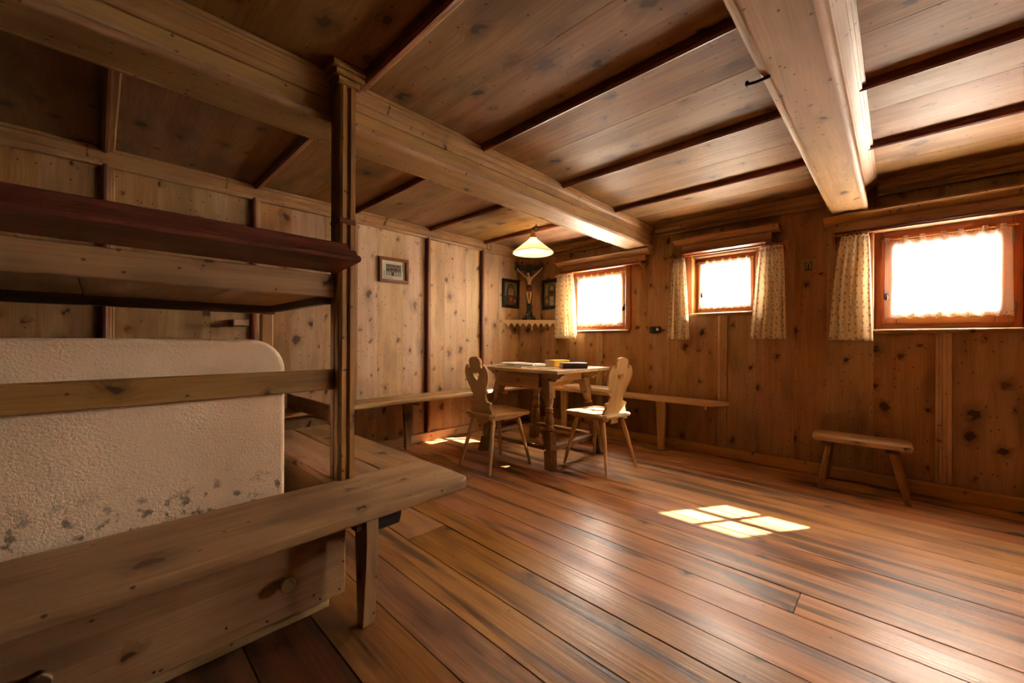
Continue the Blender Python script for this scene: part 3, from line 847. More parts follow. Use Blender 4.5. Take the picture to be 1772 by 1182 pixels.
# tapered board leg and the cross bearer it is wedged to
def taper_leg(name, cx, cy, zt, wt, wb, th, mat, parent, along='x'):
    pr = [(-wt / 2, zt), (-wb / 2, 0.0), (wb / 2, 0.0), (wt / 2 * 1.0, zt * 0.66), (wt / 2, zt)]
    bm = bmesh.new()
    poly_extrude(bm, [(z, a) for a, z in pr], th, z0=-th / 2)
    bmesh.ops.bevel(bm, geom=bm.edges[:], offset=0.003, segments=1, affect='EDGES')
    mt = axes_matrix('z', 'x') if along == 'x' else axes_matrix('z', 'y')
    return add(name, bm, mat, parent, matrix=Matrix.Translation((cx, cy, 0)) @ mt)
taper_leg('leg', -1.458, 0.715, 0.412, 0.098, 0.044, 0.05, 'bench', sb, along='x')
taper_leg('leg', -1.455, -1.5, 0.412, 0.085, 0.05, 0.05, 'bench', sb, along='x')
def bearer():
    bm = bmesh.new()
    poly_extrude(bm, [(-0.17, 0.0), (-0.17, -0.10), (0.06, -0.10), (0.085, -0.085), (0.098, -0.05), (0.10, 0.0)], 0.11, z0=-0.055)
    bmesh.ops.bevel(bm, geom=bm.edges[:], offset=0.004, segments=1, affect='EDGES')
    return add('cross_bearer', bm, 'black', sb, matrix=Matrix.Translation((-1.57, 0.82, 0.4135)) @ axes_matrix('x', 'z'))
bearer()
board('wedge', (-1.53, -1.43, 0.662, 0.688, 0.372, 0.413), 'x', 'z', 'darkwood', sb, bev=0.003)

sb2 = thing('stove_side_bench', 'wide low bench of old boards behind the post, joining the long bench', 'bench', (-2.4, 0.95, 0))
board('seat_board', (-3.05, -1.803, 0.725, 0.948, 0.418, ZBN - 0.001), 'x', 'y', 'bench', sb2, bev=0.008, seg=2)
board('seat_board', (-3.06, -1.803, 0.951, 1.190, 0.418, ZBN - 0.001), 'x', 'y', 'bench', sb2, bev=0.008, seg=2)
board('side_panel', (-2.98, -1.86, 0.765, 0.79, 0.0, 0.417), 'x', 'z', 'bench', sb2, bev=0.003)
board('end_panel', (-2.98, -2.95, 0.792, 1.12, 0.0, 0.417), 'y', 'z', 'bench', sb2, bev=0.003)
board('inner_bearer', (-1.90, -1.84, 0.792, 1.10, 0.30, 0.417), 'y', 'z', 'darkwood', sb2, bev=0.003)

# bed over the stove: post, rails, deck of boards and moulded ledge
bed = thing('stove_bed', 'dark built-in bunk above the stove with moulded ledge and tall post', 'bed', (-2.2, 0, ZBN))
PX0, PX1, PY0, PY1 = -1.873, -1.764, 0.735, 0.806
prism('post', [(PX0, PY0 + 0.008), (PX0 + 0.012, PY0 + 0.008), (PX0 + 0.016, PY0), (PX0 + 0.05, PY0), (PX0 + 0.056, PY0 + 0.007), (PX0 + 0.062, PY0), (PX1 - 0.014, PY0), (PX1 - 0.006, PY0 + 0.004), (PX1, PY0 + 0.014), (PX1, PY0 + 0.030), (PX1 - 0.012, PY0 + 0.034), (PX1 - 0.012, PY0 + 0.046), (PX1, PY0 + 0.050), (PX1, PY1), (PX0, PY1)], 'z', ZBN + 0.001, ZC - 0.001, 'table', bed, autosmooth=20)
def capital():
    bm = bmesh.new()
    for (g, z0, z1) in ((0.014, ZC - 0.075, ZC - 0.05), (0.030, ZC - 0.05, ZC - 0.028), (0.048, ZC - 0.028, ZC - 0.003)):
        add_box(bm, PX0 + 0.03, PX1 + g, PY0 - g, PY1 + g, z0, z1, 0.004)
    return add('capital', bm, 'trim', bed)
capital()
# collar cut in the post at ledge height
b = bmesh.new(); add_box(b, PX0 + 0.02, PX1 + 0.006, PY0 - 0.006, PY1 + 0.003, 1.60, 1.625, 0.005)
add('collar', b, 'redtrim', bed)
board('guard_rail', (-1.838, -1.810, -1.9, PY0 - 0.001, 0.862, 0.953), 'y', 'z', 'table', bed, bev=0.004)
board('bed_rail', (-1.838, -1.806, -1.9, PY0 - 0.001, 1.273, 1.374), 'y', 'z', 'table', bed, bev=0.004)
board('bed_rail', (-2.66, -2.62, -1.9, 0.72, 1.235, 1.36), 'y', 'z', 'darkwood', bed, bev=0.004)
board('end_rail', (-2.618, -1.840, 0.70, 0.732, 1.245, 1.36), 'x', 'z', 'darkwood', bed, bev=0.004)
rk = random.Random(2)
yy = -1.88
while yy < 0.69:
    y1 = min(yy + rk.uniform(0.24, 0.46), 0.697)
    if 0.697 - y1 < 0.1: y1 = 0.697
    board('deck_board', (-2.615, -1.842, yy + 0.002, y1 - 0.002, 1.282, 1.304), 'x', 'y', 'table', bed, bev=0.004, jitter=0.004)
    yy = y1
board('rear_leg', (-2.69, -2.625, 0.655, 0.712, 0.0, 1.234), 'z', 'x', 'table', bed, bev=0.005)
# moulded ledge: lip low and outward, ogee rising back to the post
lip = [(-1.558, 1.400), (-1.552, 1.412), (-1.566, 1.424), (-1.584, 1.424), (-1.590, 1.434), (-1.604, 1.450), (-1.628, 1.456), (-1.650, 1.458), (-1.664, 1.470), (-1.672, 1.486), (-1.690, 1.494), (-1.720, 1.494), (-1.765, 1.440), (-1.795, 1.390), (-1.790, 1.380)]
prism('ledge', lip, 'y', -1.9, 0.735, 'redtrim', bed, autosmooth=25)

# ---- wall benches
wb = thing('wall_bench', 'thick pale plank bench along the wall under the framed photograph', 'bench', (-3.5, 2.2, 0))
board('seat_board', (XL + 0.024, -3.33, 0.30, 3.80, 0.486, 0.53), 'y', 'x', 'palebench', wb, bev=0.017, seg=4)
for yl in (0.6, 2.14, 3.4):
    taper_leg('leg', -3.50, yl, 0.485, 0.10, 0.05, 0.04, 'bench', wb, along='y')
    board('bearer', (-3.63, -3.37, yl + 0.024, yl + 0.06, 0.45, 0.485), 'x', 'z', 'bench', wb, bev=0.003)
wb2 = thing('wall_bench', 'thin plank bench under the windows, its free end near the stool', 'bench', (-2.2, 3.95, 0))
def win_bench():
    bm = bmesh.new()
    x1, y0, y1 = -1.115, 3.825, YB - 0.034
    pts = [(-3.334, y0), (x1 - 0.13, y0), (x1 - 0.08, y0 + 0.02), (x1 - 0.01, y0 + 0.13), (x1, y0 + 0.17), (x1, y1), (-3.62, y1), (-3.62, 3.805), (-3.334, 3.805)]
    poly_extrude(bm, [(p + 2.3, q - 3.95) for p, q in pts], 0.032, z0=-0.016)
    bmesh.ops.bevel(bm, geom=[e for e in bm.edges if abs(e.verts[0].co.z - e.verts[1].co.z) < 1e-5 and e.calc_face_angle(0) > 0.5], offset=0.006, segments=2, affect='EDGES')
    return add('seat_board', bm, 'chair', wb2, matrix=Matrix.Translation((-2.3, 3.95, 0.514)), autosmooth=30)
win_bench()
for xl in (-1.70, -2.9):
    taper_leg('leg', xl, 3.93, 0.497, 0.10, 0.055, 0.035, 'chair', wb2, along='x')
    board('bearer', (xl - 0.075, xl + 0.06, 3.952, 4.06, 0.46, 0.497), 'y', 'z', 'chair', wb2, bev=0.006)
board('peg', (-1.275, -1.262, 3.89, 3.91, 0.455, 0.497), 'z', 'x', 'chair', wb2, bev=0.002)
eb = tag(board('bench_end_board', (XL + 0.03, -2.72, 1.085, 1.108, 0.5305, 0.645), 'x', 'z', 'bench', None, bev=0.004), 'upright plank set across the wall bench behind the bunk post', 'board')

# ================================================================== TABLE
TX0, TX1, TY0, TY1, TZ = -3.0, -2.02, 2.64, 3.49, 0.835
tb = thing('dining_table', 'old wooden table with turned splayed legs, drawer and scrubbed top', 'table', ((TX0 + TX1) / 2, (TY0 + TY1) / 2, 0))
ym = [TY0, TY0 + 0.29, TY0 + 0.57, TY1]
for a, c in zip(ym, ym[1:]):
    board('top_board', (TX0, TX1, a + 0.0007, c - 0.0007, TZ - 0.028, TZ), 'x', 'y', 'tabletop', tb, bev=0.003)
FX = (-2.955, -2.105); FY = (2.665, 3.435)
LX = (-2.825, -2.235); LY = (2.79, 3.34)
ztop = TZ - 0.105
legs = {}
for i in (0, 1):
    for j in (0, 1):
        bt = Vector((FX[i], FY[j], 0)); tp = Vector((LX[i], LY[j], ztop))
        bm = bmesh.new()
        def sq(t0, t1, w0, w1):
            a, c = bt.lerp(tp, t0), bt.lerp(tp, t1)
            vs = []
            for p, w in ((a, w0), (c, w1)):
                vs.append([bm.verts.new(p + Vector((sx * w, sy * w, 0))) for sx, sy in ((-1, -1), (1, -1), (1, 1), (-1, 1))])
            for k in range(4): bm.faces.new((vs[0][k], vs[0][(k + 1) % 4], vs[1][(k + 1) % 4], vs[1][k]))
            bm.faces.new(vs[0][::-1]); bm.faces.new(vs[1])
        sq(0.0, 0.20, 0.038, 0.040)
        sq(0.22, 0.42, 0.037, 0.037)
        add_lathe(bm, bt.lerp(tp, 0.195), bt.lerp(tp, 0.225), [(0, 0.04), (1, 0.04)], 16)
        add_lathe(bm, bt.lerp(tp, 0.42), bt.lerp(tp, 0.80), [(0, 0.040), (0.05, 0.043), (0.12, 0.038), (0.16, 0.030), (0.20, 0.036), (0.27, 0.043), (0.36, 0.042), (0.46, 0.034), (0.52, 0.029), (0.55, 0.037), (0.585, 0.037), (0.61, 0.030), (0.645, 0.037), (0.68, 0.037), (0.70, 0.029), (0.78, 0.034), (0.90, 0.042), (1, 0.044)], 18)
        sq(0.80, 1.0, 0.040, 0.040)
        legs[i, j] = (bt, tp)
        add('leg', bm, 'table', tb, autosmooth=30)
# box stretchers near the floor
def leg_at(i, j, z):
    bt, tp = legs[i, j]
    return bt.lerp(tp, z / ztop)
def bar(name, a, c, w, h, mat, parent):
    a, c = Vector(a), Vector(c)
    L = (c - a).length
    bm = bmesh.new()
    add_box(bm, -L / 2, L / 2, -w / 2, w / 2, -h / 2, h / 2, 0.004)
    ang = math.atan2(c.y - a.y, c.x - a.x)
    return add(name, bm, mat, parent, matrix=Matrix.Translation((a + c) / 2) @ Matrix.Rotation(ang, 4, 'Z'))
zs = 0.165
for (p, q) in (((0, 0), (1, 0)), ((1, 0), (1, 1)), ((1, 1), (0, 1)), ((0, 1), (0, 0))):
    a, c = leg_at(*p, zs), leg_at(*q, zs)
    dd = (c - a).normalized() * 0.043
    bar('stretcher', a + dd, c - dd, 0.065, 0.035, 'bench', tb)
# apron
za0, za1 = 0.655, TZ - 0.029
board('apron', (LX[0] + 0.03, LX[1] - 0.03, LY[1] - 0.02, LY[1] + 0.01, za0 + 0.03, za1), 'x', 'z', 'table', tb, bev=0.003)
board('apron', (LX[0] - 0.01, LX[0] + 0.02, LY[0] + 0.045, LY[1] - 0.045, za0 + 0.03, za1), 'y', 'z', 'table', tb, bev=0.003)
board('apron', (LX[1] - 0.02, LX[1] + 0.012, LY[0] + 0.045, LY[1] - 0.045, za0 + 0.06, za1), 'y', 'z', 'table', tb, bev=0.003)
board('drawer_box', (LX[0] + 0.06, LX[1] - 0.06, LY[0] - 0.01, LY[1] - 0.06, za0 + 0.012, za1 - 0.012), 'x', 'z', 'table', tb, bev=0.002)
dr = board('drawer', (LX[0] + 0.046, LX[1] - 0.06, TY0 + 0.075, TY0 + 0.10, za0, za1 - 0.004), 'x', 'z', 'table', tb, bev=0.004)
b = bmesh.new()
add_lathe(b, ((LX[0] + LX[1]) / 2, TY0 + 0.076, 0.725), ((LX[0] + LX[1]) / 2, TY0 + 0.048, 0.725), [(0, 0.008), (0.4, 0.008), (0.6, 0.016), (0.9, 0.016), (1, 0.01)], 14)
add('knob', b, 'table', dr, autosmooth=40)
# slide bearers: ogee cut ends showing under the overhanging top
for yy in (LY[0] - 0.005, LY[1] + 0.012):
    bm = bmesh.new()
    xa, xb = TX0 + 0.03, TX1 - 0.02
    pr = [(xa, 0), (xb, 0), (xb - 0.005, -0.018), (xb - 0.03, -0.026), (xb - 0.04, -0.045), (xb - 0.075, -0.055), (xb - 0.09, -0.076), (xa + 0.09, -0.076), (xa + 0.075, -0.055), (xa + 0.04, -0.045), (xa + 0.03, -0.026), (xa + 0.005, -0.018)]
    cx = (xa + xb) / 2
    poly_extrude(bm, [(p - cx, q) for p, q in pr], 0.055, z0=-0.0275)
    add('top_bearer', bm, 'table', tb, matrix=Matrix.Translation((cx, yy, TZ - 0.0285)) @ axes_matrix('x', 'z'))

# ================================================================== CHAIRS
def make_chair():
    t = thing('farmhouse_chair', 'x', 'chair', group='pale pine chairs with heart cut backs')
    zs = 0.475
    # shaped seat, front edge at +y
    bm = bmesh.new()
    pts = [(-0.16, -0.205), (0.16, -0.205), (0.19, -0.17), (0.185, -0.09), (0.215, 0.10), (0.225, 0.19), (0.20, 0.225), (0.10, 0.24), (-0.10, 0.24), (-0.20, 0.225), (-0.225, 0.19), (-0.215, 0.10), (-0.185, -0.09), (-0.19, -0.17)]
    poly_extrude(bm, [(q, -p) for p, q in pts], 0.030, z0=-0.015)
    bmesh.ops.bevel(bm, geom=[e for e in bm.edges if abs(e.verts[0].co.z - e.verts[1].co.z) < 1e-5 and e.calc_face_angle(0) > 0.5], offset=0.008, segments=3, affect='EDGES')
    add('seat', bm, 'chair', t, matrix=Matrix.Translation((0, 0, zs - 0.015)) @ Matrix.Rotation(PI / 2, 4, 'Z'), autosmooth=30)
    # two battens under the seat carry the legs
    for s in (-1, 1):
        board('seat_batten', (s * 0.125 - 0.034, s * 0.125 + 0.034, -0.175, 0.19, zs - 0.058, zs - 0.0305), 'y', 'x', 'chair', t, bev=0.008)
    for sx in (-1, 1):
        for sy, y0, y1 in ((-1, -0.135, -0.235), (1, 0.15, 0.235)):
            bm = bmesh.new()
            p0, p1 = Vector((sx * 0.125, y0, zs - 0.05)), Vector((sx * 0.20, y1, 0.0))
            L = (p1 - p0).length
            add_lathe(bm, (0, 0, 0), (L, 0, 0), [(0, 0.017), (0.1, 0.0195), (0.3, 0.019), (1, 0.0125)], 10)
            d = (p1 - p0).normalized()
            q = Vector((1, 0, 0)).rotation_difference(d).to_matrix().to_4x4()
            # cut the foot level with the floor
            for v in bm.verts:
                w = q @ v.co + p0
                if v.co.x > L * 0.9: v.co += q.inverted() @ Vector((0, 0, -w.z))
            add('leg', bm, 'chair', t, matrix=Matrix.Translation(p0) @ q, autosmooth=40)
    # carved back board with a heart
    half = [(0.150, 0.0), (0.138, 0.03), (0.124, 0.055), (0.122, 0.072), (0.134, 0.080), (0.136, 0.094), (0.122, 0.103), (0.100, 0.102), (0.086, 0.112), (0.078, 0.135), (0.078, 0.160), (0.086, 0.176), (0.100, 0.178), (0.106, 0.190), (0.098, 0.200), (0.104, 0.216), (0.124, 0.245), (0.142, 0.280), (0.153, 0.315), (0.157, 0.345), (0.152, 0.372), (0.140, 0.396), (0.122, 0.416), (0.104, 0.426), (0.097, 0.418), (0.099, 0.404), (0.090, 0.394), (0.076, 0.398), (0.069, 0.412), (0.074, 0.430), (0.078, 0.446), (0.070, 0.466), (0.052, 0.480), (0.026, 0.487)]
    out = [(a, h) for a, h in half] + [(0, 0.489)] + [(-a, h) for a, h in reversed(half)]
    heart = []
    for k in range(24):
        a = 2 * PI * k / 24
        heart.append((0.0026 * 16 * math.sin(a) ** 3, 0.325 + 0.0026 * (13 * math.cos(a) - 5 * math.cos(2 * a) - 2 * math.cos(3 * a) - math.cos(4 * a))))
    bm = bmesh.new()
    poly_extrude(bm, [(h, -a) for a, h in out], 0.022, holes=[[(h, -a) for a, h in heart]], z0=-0.011)
    tilt = Matrix.Rotation(math.radians(10), 4, 'X')
    bk = add('backrest', bm, 'chair', t, matrix=Matrix.Translation((0, -0.15, zs - 0.004)) @ tilt @ axes_matrix('z', 'x'))
    # local z of the plate now runs along y
    b = bmesh.new(); add_box(b, -0.05, 0.05, -0.16, -0.13, zs - 0.085, zs - 0.031, 0.004)
    add('back_tenon', b, 'chair', t)
    return t

def dup(root, loc, rotz):
    r = root.copy(); COL.objects.link(r); r.location = loc; r.rotation_euler = (0, 0, rotz)
    for ch in list(root.children):
        c = ch.copy(); COL.objects.link(c); c.parent = r
    return r

ch1 = make_chair()
ch2 = dup(ch1, (-1.872, 3.06, 0), math.radians(82))
ch1.location = (-2.543, 2.435, 0); ch1.rotation_euler = (0, 0, math.radians(-3))
ch1['label'] = 'pale pine chair with heart cut back, standing before the table drawer'
ch2['label'] = 'sunlit pale pine chair with heart cut back, on the right side of the table'

# ================================================================== STOOL
st = thing('wooden_stool', 'low oblong wooden stool under the largest window', 'stool', (-0.19, 3.88, 0))
sz = 0.385
bm = bmesh.new()
poly_extrude(bm, [(-0.27, -0.11), (-0.25, -0.155), (0.27, -0.16), (0.275, -0.12), (0.27, 0.145), (-0.25, 0.15), (-0.28, 0.09)], 0.03, z0=-0.015)
bmesh.ops.bevel(bm, geom=[e for e in bm.edges if abs(e.verts[0].co.z - e.verts[1].co.z) < 1e-5 and e.calc_face_angle(0) > 0.5], offset=0.006, segments=2, affect='EDGES')
so = add('seat', bm, 'palebench', st, matrix=Matrix.Translation((-0.19, 3.885, sz - 0.015)), autosmooth=30)
b = bmesh.new(); add_box(b, -0.245, -0.135, 3.872, 3.884, sz - 0.004, sz + 0.0006, 0.0)
add('hand_slot', b, 'darkwood', so)
for sx in (-1, 1):
    board('seat_batten', (-0.19 + sx * 0.175 - 0.035, -0.19 + sx * 0.175 + 0.035, 3.755, 4.015, sz - 0.06, sz - 0.031), 'y', 'x', 'darkwood', st, bev=0.006)
    for sy in (-1, 1):
        bm = bmesh.new()
        p0, p1 = Vector((-0.19 + sx * 0.17, 3.885 + sy * 0.10, sz - 0.05)), Vector((-0.17 + sx * 0.232, 3.885 + sy * 0.155, 0))
        L = (p1 - p0).length
        add_lathe(bm, (0, 0, 0), (L, 0, 0), [(0, 0.017), (0.5, 0.021), (1, 0.019)], 8)
        q = Vector((1, 0, 0)).rotation_difference((p1 - p0).normalized()).to_matrix().to_4x4()
        for v in bm.verts:
            w = q @ v.co + p0
            if v.co.x > L * 0.9: v.co += q.inverted() @ Vector((0, 0, -w.z))
        add('leg', bm, 'table', st, matrix=Matrix.Translation(p0) @ q, autosmooth=40)

# ================================================================== LAMP
LPX, LPY, LZ = -2.692, 3.10, 1.985
lamp = thing('pendant_lamp', 'lit pendant lamp with shallow cone of opal glass over the table', 'lamp', (LPX, LPY, LZ))
bm = bmesh.new()
prof = [(r * 0.93, z) for r, z in [(0.222, 0.0), (0.226, 0.006), (0.222, 0.016), (0.19, 0.040), (0.13, 0.085), (0.075, 0.125), (0.050, 0.146), (0.040, 0.155), (0.040, 0.168), (0.036, 0.168), (0.036, 0.157), (0.046, 0.143), (0.072, 0.12), (0.127, 0.08), (0.187, 0.035), (0.216, 0.012)]]
seg = 48
rings = [[bm.verts.new((LPX + r * math.cos(2 * PI * k / seg), LPY + r * math.sin(2 * PI * k / seg), LZ + z)) for k in range(seg)] for r, z in prof]
for a, c in zip(rings, rings[1:] + rings[:1]):
    for k in range(seg): bm.faces.new((a[k], a[(k + 1) % seg], c[(k + 1) % seg], c[k]))
bmesh.ops.recalc_face_normals(bm, faces=bm.faces)
add('lamp_shade', bm, 'opal', lamp, smooth=True)
bm = bmesh.new()
bmesh.ops.create_uvsphere(bm, u_segments=16, v_segments=10, radius=0.034)
for v in bm.verts:
    if v.co.z > 0: v.co.z *= 1.35
bmesh.ops.translate(bm, vec=(LPX, LPY, LZ + 0.062), verts=bm.verts)
add('bulb', bm, 'bulb', lamp, smooth=True)
bm = bmesh.new()
add_lathe(bm, (LPX, LPY, LZ + 0.10), (LPX, LPY, LZ + 0.235), [(0, 0.016), (0.25, 0.018), (0.44, 0.019), (0.46, 0.043), (0.52, 0.043), (0.54, 0.030), (0.80, 0.030), (0.88, 0.017), (1, 0.011)], 18)
add('socket', bm, 'brass', lamp, autosmooth=40)
bm = bmesh.new()
rx, ry = math.cos(YAW), math.sin(YAW)
loop = [(LPX + rx * (0.022 + 0.026 * math.sin(a)), LPY + ry * (0.022 + 0.026 * math.sin(a)), LZ + 0.268 + 0.014 * math.cos(a) + 0.3 * 0.026 * math.sin(a)) for a in (2 * PI * k / 16 for k in range(16))]
add_tube(bm, loop, 0.0045, 8, closed=True)
add_lathe(bm, (LPX, LPY, LZ + 0.232), (LPX, LPY, LZ + 0.262), [(0, 0.007), (1, 0.006)], 10)
add_lathe(bm, (LPX + rx * 0.03, LPY + ry * 0.03, LZ + 0.278), (LPX + rx * 0.03, LPY + ry * 0.03, ZC + 0.002), [(0, 0.005), (1, 0.006)], 8)
add('cord_hook', bm, 'iron', lamp, autosmooth=40)

# ================================================================== CURTAINS
def cloth_grid(name, top, bot, y, nfold, amp, mat, parent, nu=60, nv=26, seed=0, yflare=0.0, scallop=0.0, flat_top=False):
    (tx0, tx1, tz0, tz1), (bx0, bx1, bz0, bz1) = top, bot
    r = random.Random(seed)
    ph = [r.uniform(0, 6.28) for _ in range(4)]
    bm = bmesh.new(); uvl = bm.loops.layers.uv.new('UVMap')
    V = []
    wid = max(abs(tx1 - tx0), abs(bx1 - bx0)) * 1.5
    for j in range(nv + 1):
        t = j / nv
        e = t ** 0.7
        row = []
        for i in range(nu + 1):
            u = i / nu
            x = (tx0 * (1 - u) + tx1 * u) * (1 - e) + (bx0 * (1 - u) + bx1 * u) * e
            z = (tz0 * (1 - u) + tz1 * u) * (1 - t) + (bz0 * (1 - u) + bz1 * u) * t
            uu = u + 0.03 * math.sin(5 * t + ph[2]) * math.sin(PI * u)
            fold = math.sin(2 * PI * nfold * uu + ph[0]) * (1 - 0.25 * t) + 0.45 * math.sin(2 * PI * nfold * 0.53 * uu + ph[1] + 1.3 * t)
            fine = math.sin(2 * PI * nfold * 2.7 * u + ph[3]) * max(0, 1 - 5 * t) * 0.4
            a = amp * (0.55 + 0.6 * min(1, t * 2))
            yy = y + a * (fold + fine) - yflare * t
            if scallop and j == nv: z += scallop * abs(math.sin(PI * u * 9))
            row.append((bm.verts.new((x, yy, z)), u * wid, 1 - t if flat_top else t * abs(tz0 - bz0)))
        V.append(row)
    for j in range(nv):
        for i in range(nu):
            q = (V[j][i], V[j + 1][i], V[j + 1][i + 1], V[j][i + 1])
            f = bm.faces.new([p[0] for p in q])
            for lp, p in zip(f.loops, q): lp[uvl].uv = (p[1], p[2])
    return add(name, bm, mat, parent, smooth=True)


def curtain(label, top, bot, y, nfold, amp, seed, rings=6):
    tx0, tx1, tz0, tz1 = top
    t = thing('curtain', label, 'curtain', ((tx0 + tx1) / 2, y, bot[2]), group='flowered side curtains')
    o = cloth_grid('curtain_cloth', top, bot, y, nfold, amp, 'print_cotton', t, seed=seed)
    s = o.modifiers.new('thickness', 'SOLIDIFY'); s.thickness = 0.0015
    # frilled heading
    h = cloth_grid('heading_frill', (tx0, tx1, tz0 + 0.018, tz1 + 0.018), (tx0, tx1, tz0 - 0.004, tz1 - 0.004), y - 0.004, nfold * 1.7, amp * 0.7, 'print_cotton', t, nv=3, seed=seed + 9)
    for k in range(rings):
        u = (k + 0.5) / rings
        x = tx0 + (tx1 - tx0) * u; z = tz0 + (tz1 - tz0) * u + 0.032
        bm = bmesh.new()
        tl = random.Random(seed * 10 + k).uniform(-0.5, 0.5)
        add_tube(bm, [(x + 0.0175 * math.sin(a) * math.sin(tl), y + 0.0175 * math.sin(a) * math.cos(tl), z + 0.0175 * math.cos(a)) for a in (2 * PI * i / 14 for i in range(14))], 0.0032, 6, closed=True)
        add('curtain_ring', bm, 'redtrim', t, smooth=True)
    return t


def rod(label, x0, x1, y, z, brackets, group='curtain rods'):
    t = thing('curtain_rod', label, 'curtain rod', ((x0 + x1) / 2, y, z), group=group)
    bm = bmesh.new(); add_lathe(bm, (x0, y, z), (x1, y, z), [(0, 0.0085), (1, 0.0085)], 12)
    add('rod', bm, 'sash', t, autosmooth=40)
    for xb in brackets:
        bm = bmesh.new()
        poly_extrude(bm, [(YB - 0.001, z + 0.04), (YB - 0.001, z - 0.10), (YB - 0.018, z - 0.10), (YB - 0.03, z - 0.05), (y - 0.018, z - 0.018), (y - 0.022, z + 0.005), (y - 0.012, z + 0.018), (YB - 0.02, z + 0.03)], 0.016, z0=-0.008)
        add('bracket', bm, 'sash', t, matrix=Matrix.Translation((xb, 0, 0)) @ axes_matrix('y', 'z'))
    return t


CY = YB - 0.088
rod('curtain rod across the small corner window', -3.10, -1.955, CY, 1.944 - 0.012, (-3.11, -1.965))
rod('curtain rod across the smallest middle window', -1.66, -0.665, CY, 1.928, (-1.655, -0.67))
rod('curtain rod above the largest right window', -0.355, 0.98, CY, 1.921, (-0.36, 0.97))
curtain('flowered cotton curtain left of the corner window, beside the saint picture', (-3.09, -2.84, 1.9, 1.9), (-3.13, -2.78, 1.125, 1.115), CY, 5, 0.022, 1)
curtain('narrow flowered curtain on the left of the smallest window', (-1.615, -1.505, 1.896, 1.896), (-1.672, -1.452, 1.112, 1.108), CY, 3, 0.017, 2)
curtain('flowered curtain on the right of the smallest window', (-0.862, -0.69, 1.896, 1.896), (-0.935, -0.665, 1.114, 1.112), CY, 3.4, 0.022, 3)
curtain('flowered curtain beside the largest window, nearest the stool', (-0.312, -0.148, 1.889, 1.889), (-0.385, -0.124, 1.105, 1.097), CY, 3.4, 0.022, 5)


def lace(label, x0, x1, zr, zb, nf, seed):
    y = YB + 0.072
    t = thing('lace_curtain', label, 'lace curtain', ((x0 + x1) / 2, y, zb), group='short sheer lace curtains')
    o = cloth_grid('lace_cloth', (x0, x1, zr - 0.012, zr - 0.012), (x0 - 0.005, x1 + 0.01, zb, zb), y, nf, 0.006, 'lace', t, nu=110, nv=20, seed=seed, scallop=0.012, flat_top=True)
    n = 7
    for k in range(n):
        u = (k + 0.12 + 0.1 * math.sin(seed + 3 * k)) / (n - 0.6)
        x = x0 + (x1 - x0) * min(u, 0.985)
        cloth_grid('loop_tab', (x - 0.011, x + 0.011, zr + 0.016, zr + 0.016), (x - 0.016, x + 0.016, zr - 0.016, zr - 0.016), y - 0.008, 1, 0.002, 'lace', t, nu=6, nv=4, seed=k)
    bm = bmesh.new()
    add_lathe(bm, (x0 - 0.03, y, zr), (x1 + 0.03, y, zr), [(0, 0.0075), (0.02, 0.0075), (0.025, 0.0045), (0.975, 0.0045), (0.98, 0.0075), (1, 0.0075)], 10)
    add('brass_rod', bm, 'brass', t, autosmooth=40)
    return t

lace('sheer white lace curtain in the corner window', -2.885, -2.26, 1.885, 1.262, 9, 3)
lace('sheer white lace curtain in the smallest middle window', -1.43, -0.975, 1.872, 1.405, 7, 4)
lace('wide sheer white lace curtain in the largest right window', -0.062, 0.545, 1.866, 1.262, 9, 6)

lace('unseen lace curtain added to dim the window outside the picture', 1.50, 2.15, 1.866, 1.262, 9, 8)  # out of view, added to weaken the daylight from this window

# ================================================================== CORNER SHELF AND CRUCIFIX
A = Vector((XL + 0.002, 3.62, 0)); B = Vector((-3.165, YB - 0.002, 0))
ZS = 1.362
cs = thing('corner_shelf', 'small triangular corner shelf carrying the crucifix', 'shelf', (-3.5, 3.94, ZS))
bm = bmesh.new()
poly_extrude(bm, [(XL + 0.003, 3.64), (-3.185, YB - 0.003), (-3.42, YB - 0.003), (XL + 0.003, 3.93)], 0.018, z0=ZS - 0.022)
add('shelf_board', bm, 'trim', cs)
sc = thing('shelf_cloth', 'scalloped embroidered border cloth hanging from the corner shelf', 'cloth', (-3.42, 3.86, ZS))
def scallop_cloth():
    bm = bmesh.new(); uvl = bm.loops.layers.uv.new('UVMap')
    n, per = 9, 12
    L = (B - A).length
    nrm = Vector(((B - A).y, -(B - A).x, 0)).normalized()
    top, mid, bot = [], [], []
    N = n * per
    for i in range(N + 1):
        u = i / N
        s = abs(math.sin(PI * u * n))
        p = A.lerp(B, u) + nrm * 0.006
        q = p - nrm * 0.05
        z = ZS - 0.045 - 0.052 * (1 - s)
        top.append(bm.verts.new((q.x, q.y, ZS - 0.002)))
        mid.append(bm.verts.new((p.x, p.y, ZS - 0.001)))
        bot.append(bm.verts.new((p.x, p.y, z)))
    for i in range(N):
        for r0, r1, v0, v1 in ((top, mid, 0.0, 0.05), (mid, bot, 0.05, 0.12)):
            f = bm.faces.new((r0[i], r1[i], r1[i + 1], r0[i + 1]))
            uu = (i / N * L, (i + 1) / N * L)
            for lp, uvv in zip(f.loops, ((uu[0], v0), (uu[0], v1), (uu[1], v1), (uu[1], v0))): lp[uvl].uv = uvv
    o = add('border', bm, 'shelfcloth', sc)
    s = o.modifiers.new('thickness', 'SOLIDIFY'); s.thickness = 0.002
    p = A.lerp(B, 0.55) + nrm * 0.010
    b = bmesh.new(); add_lathe(b, (p.x, p.y, ZS - 0.07), (p.x, p.y, ZS - 0.135), [(0, 0.003), (0.5, 0.004), (0.8, 0.007), (1, 0.005)], 8)
    add('tassel', b, 'shelfcloth', sc)
scallop_cloth()

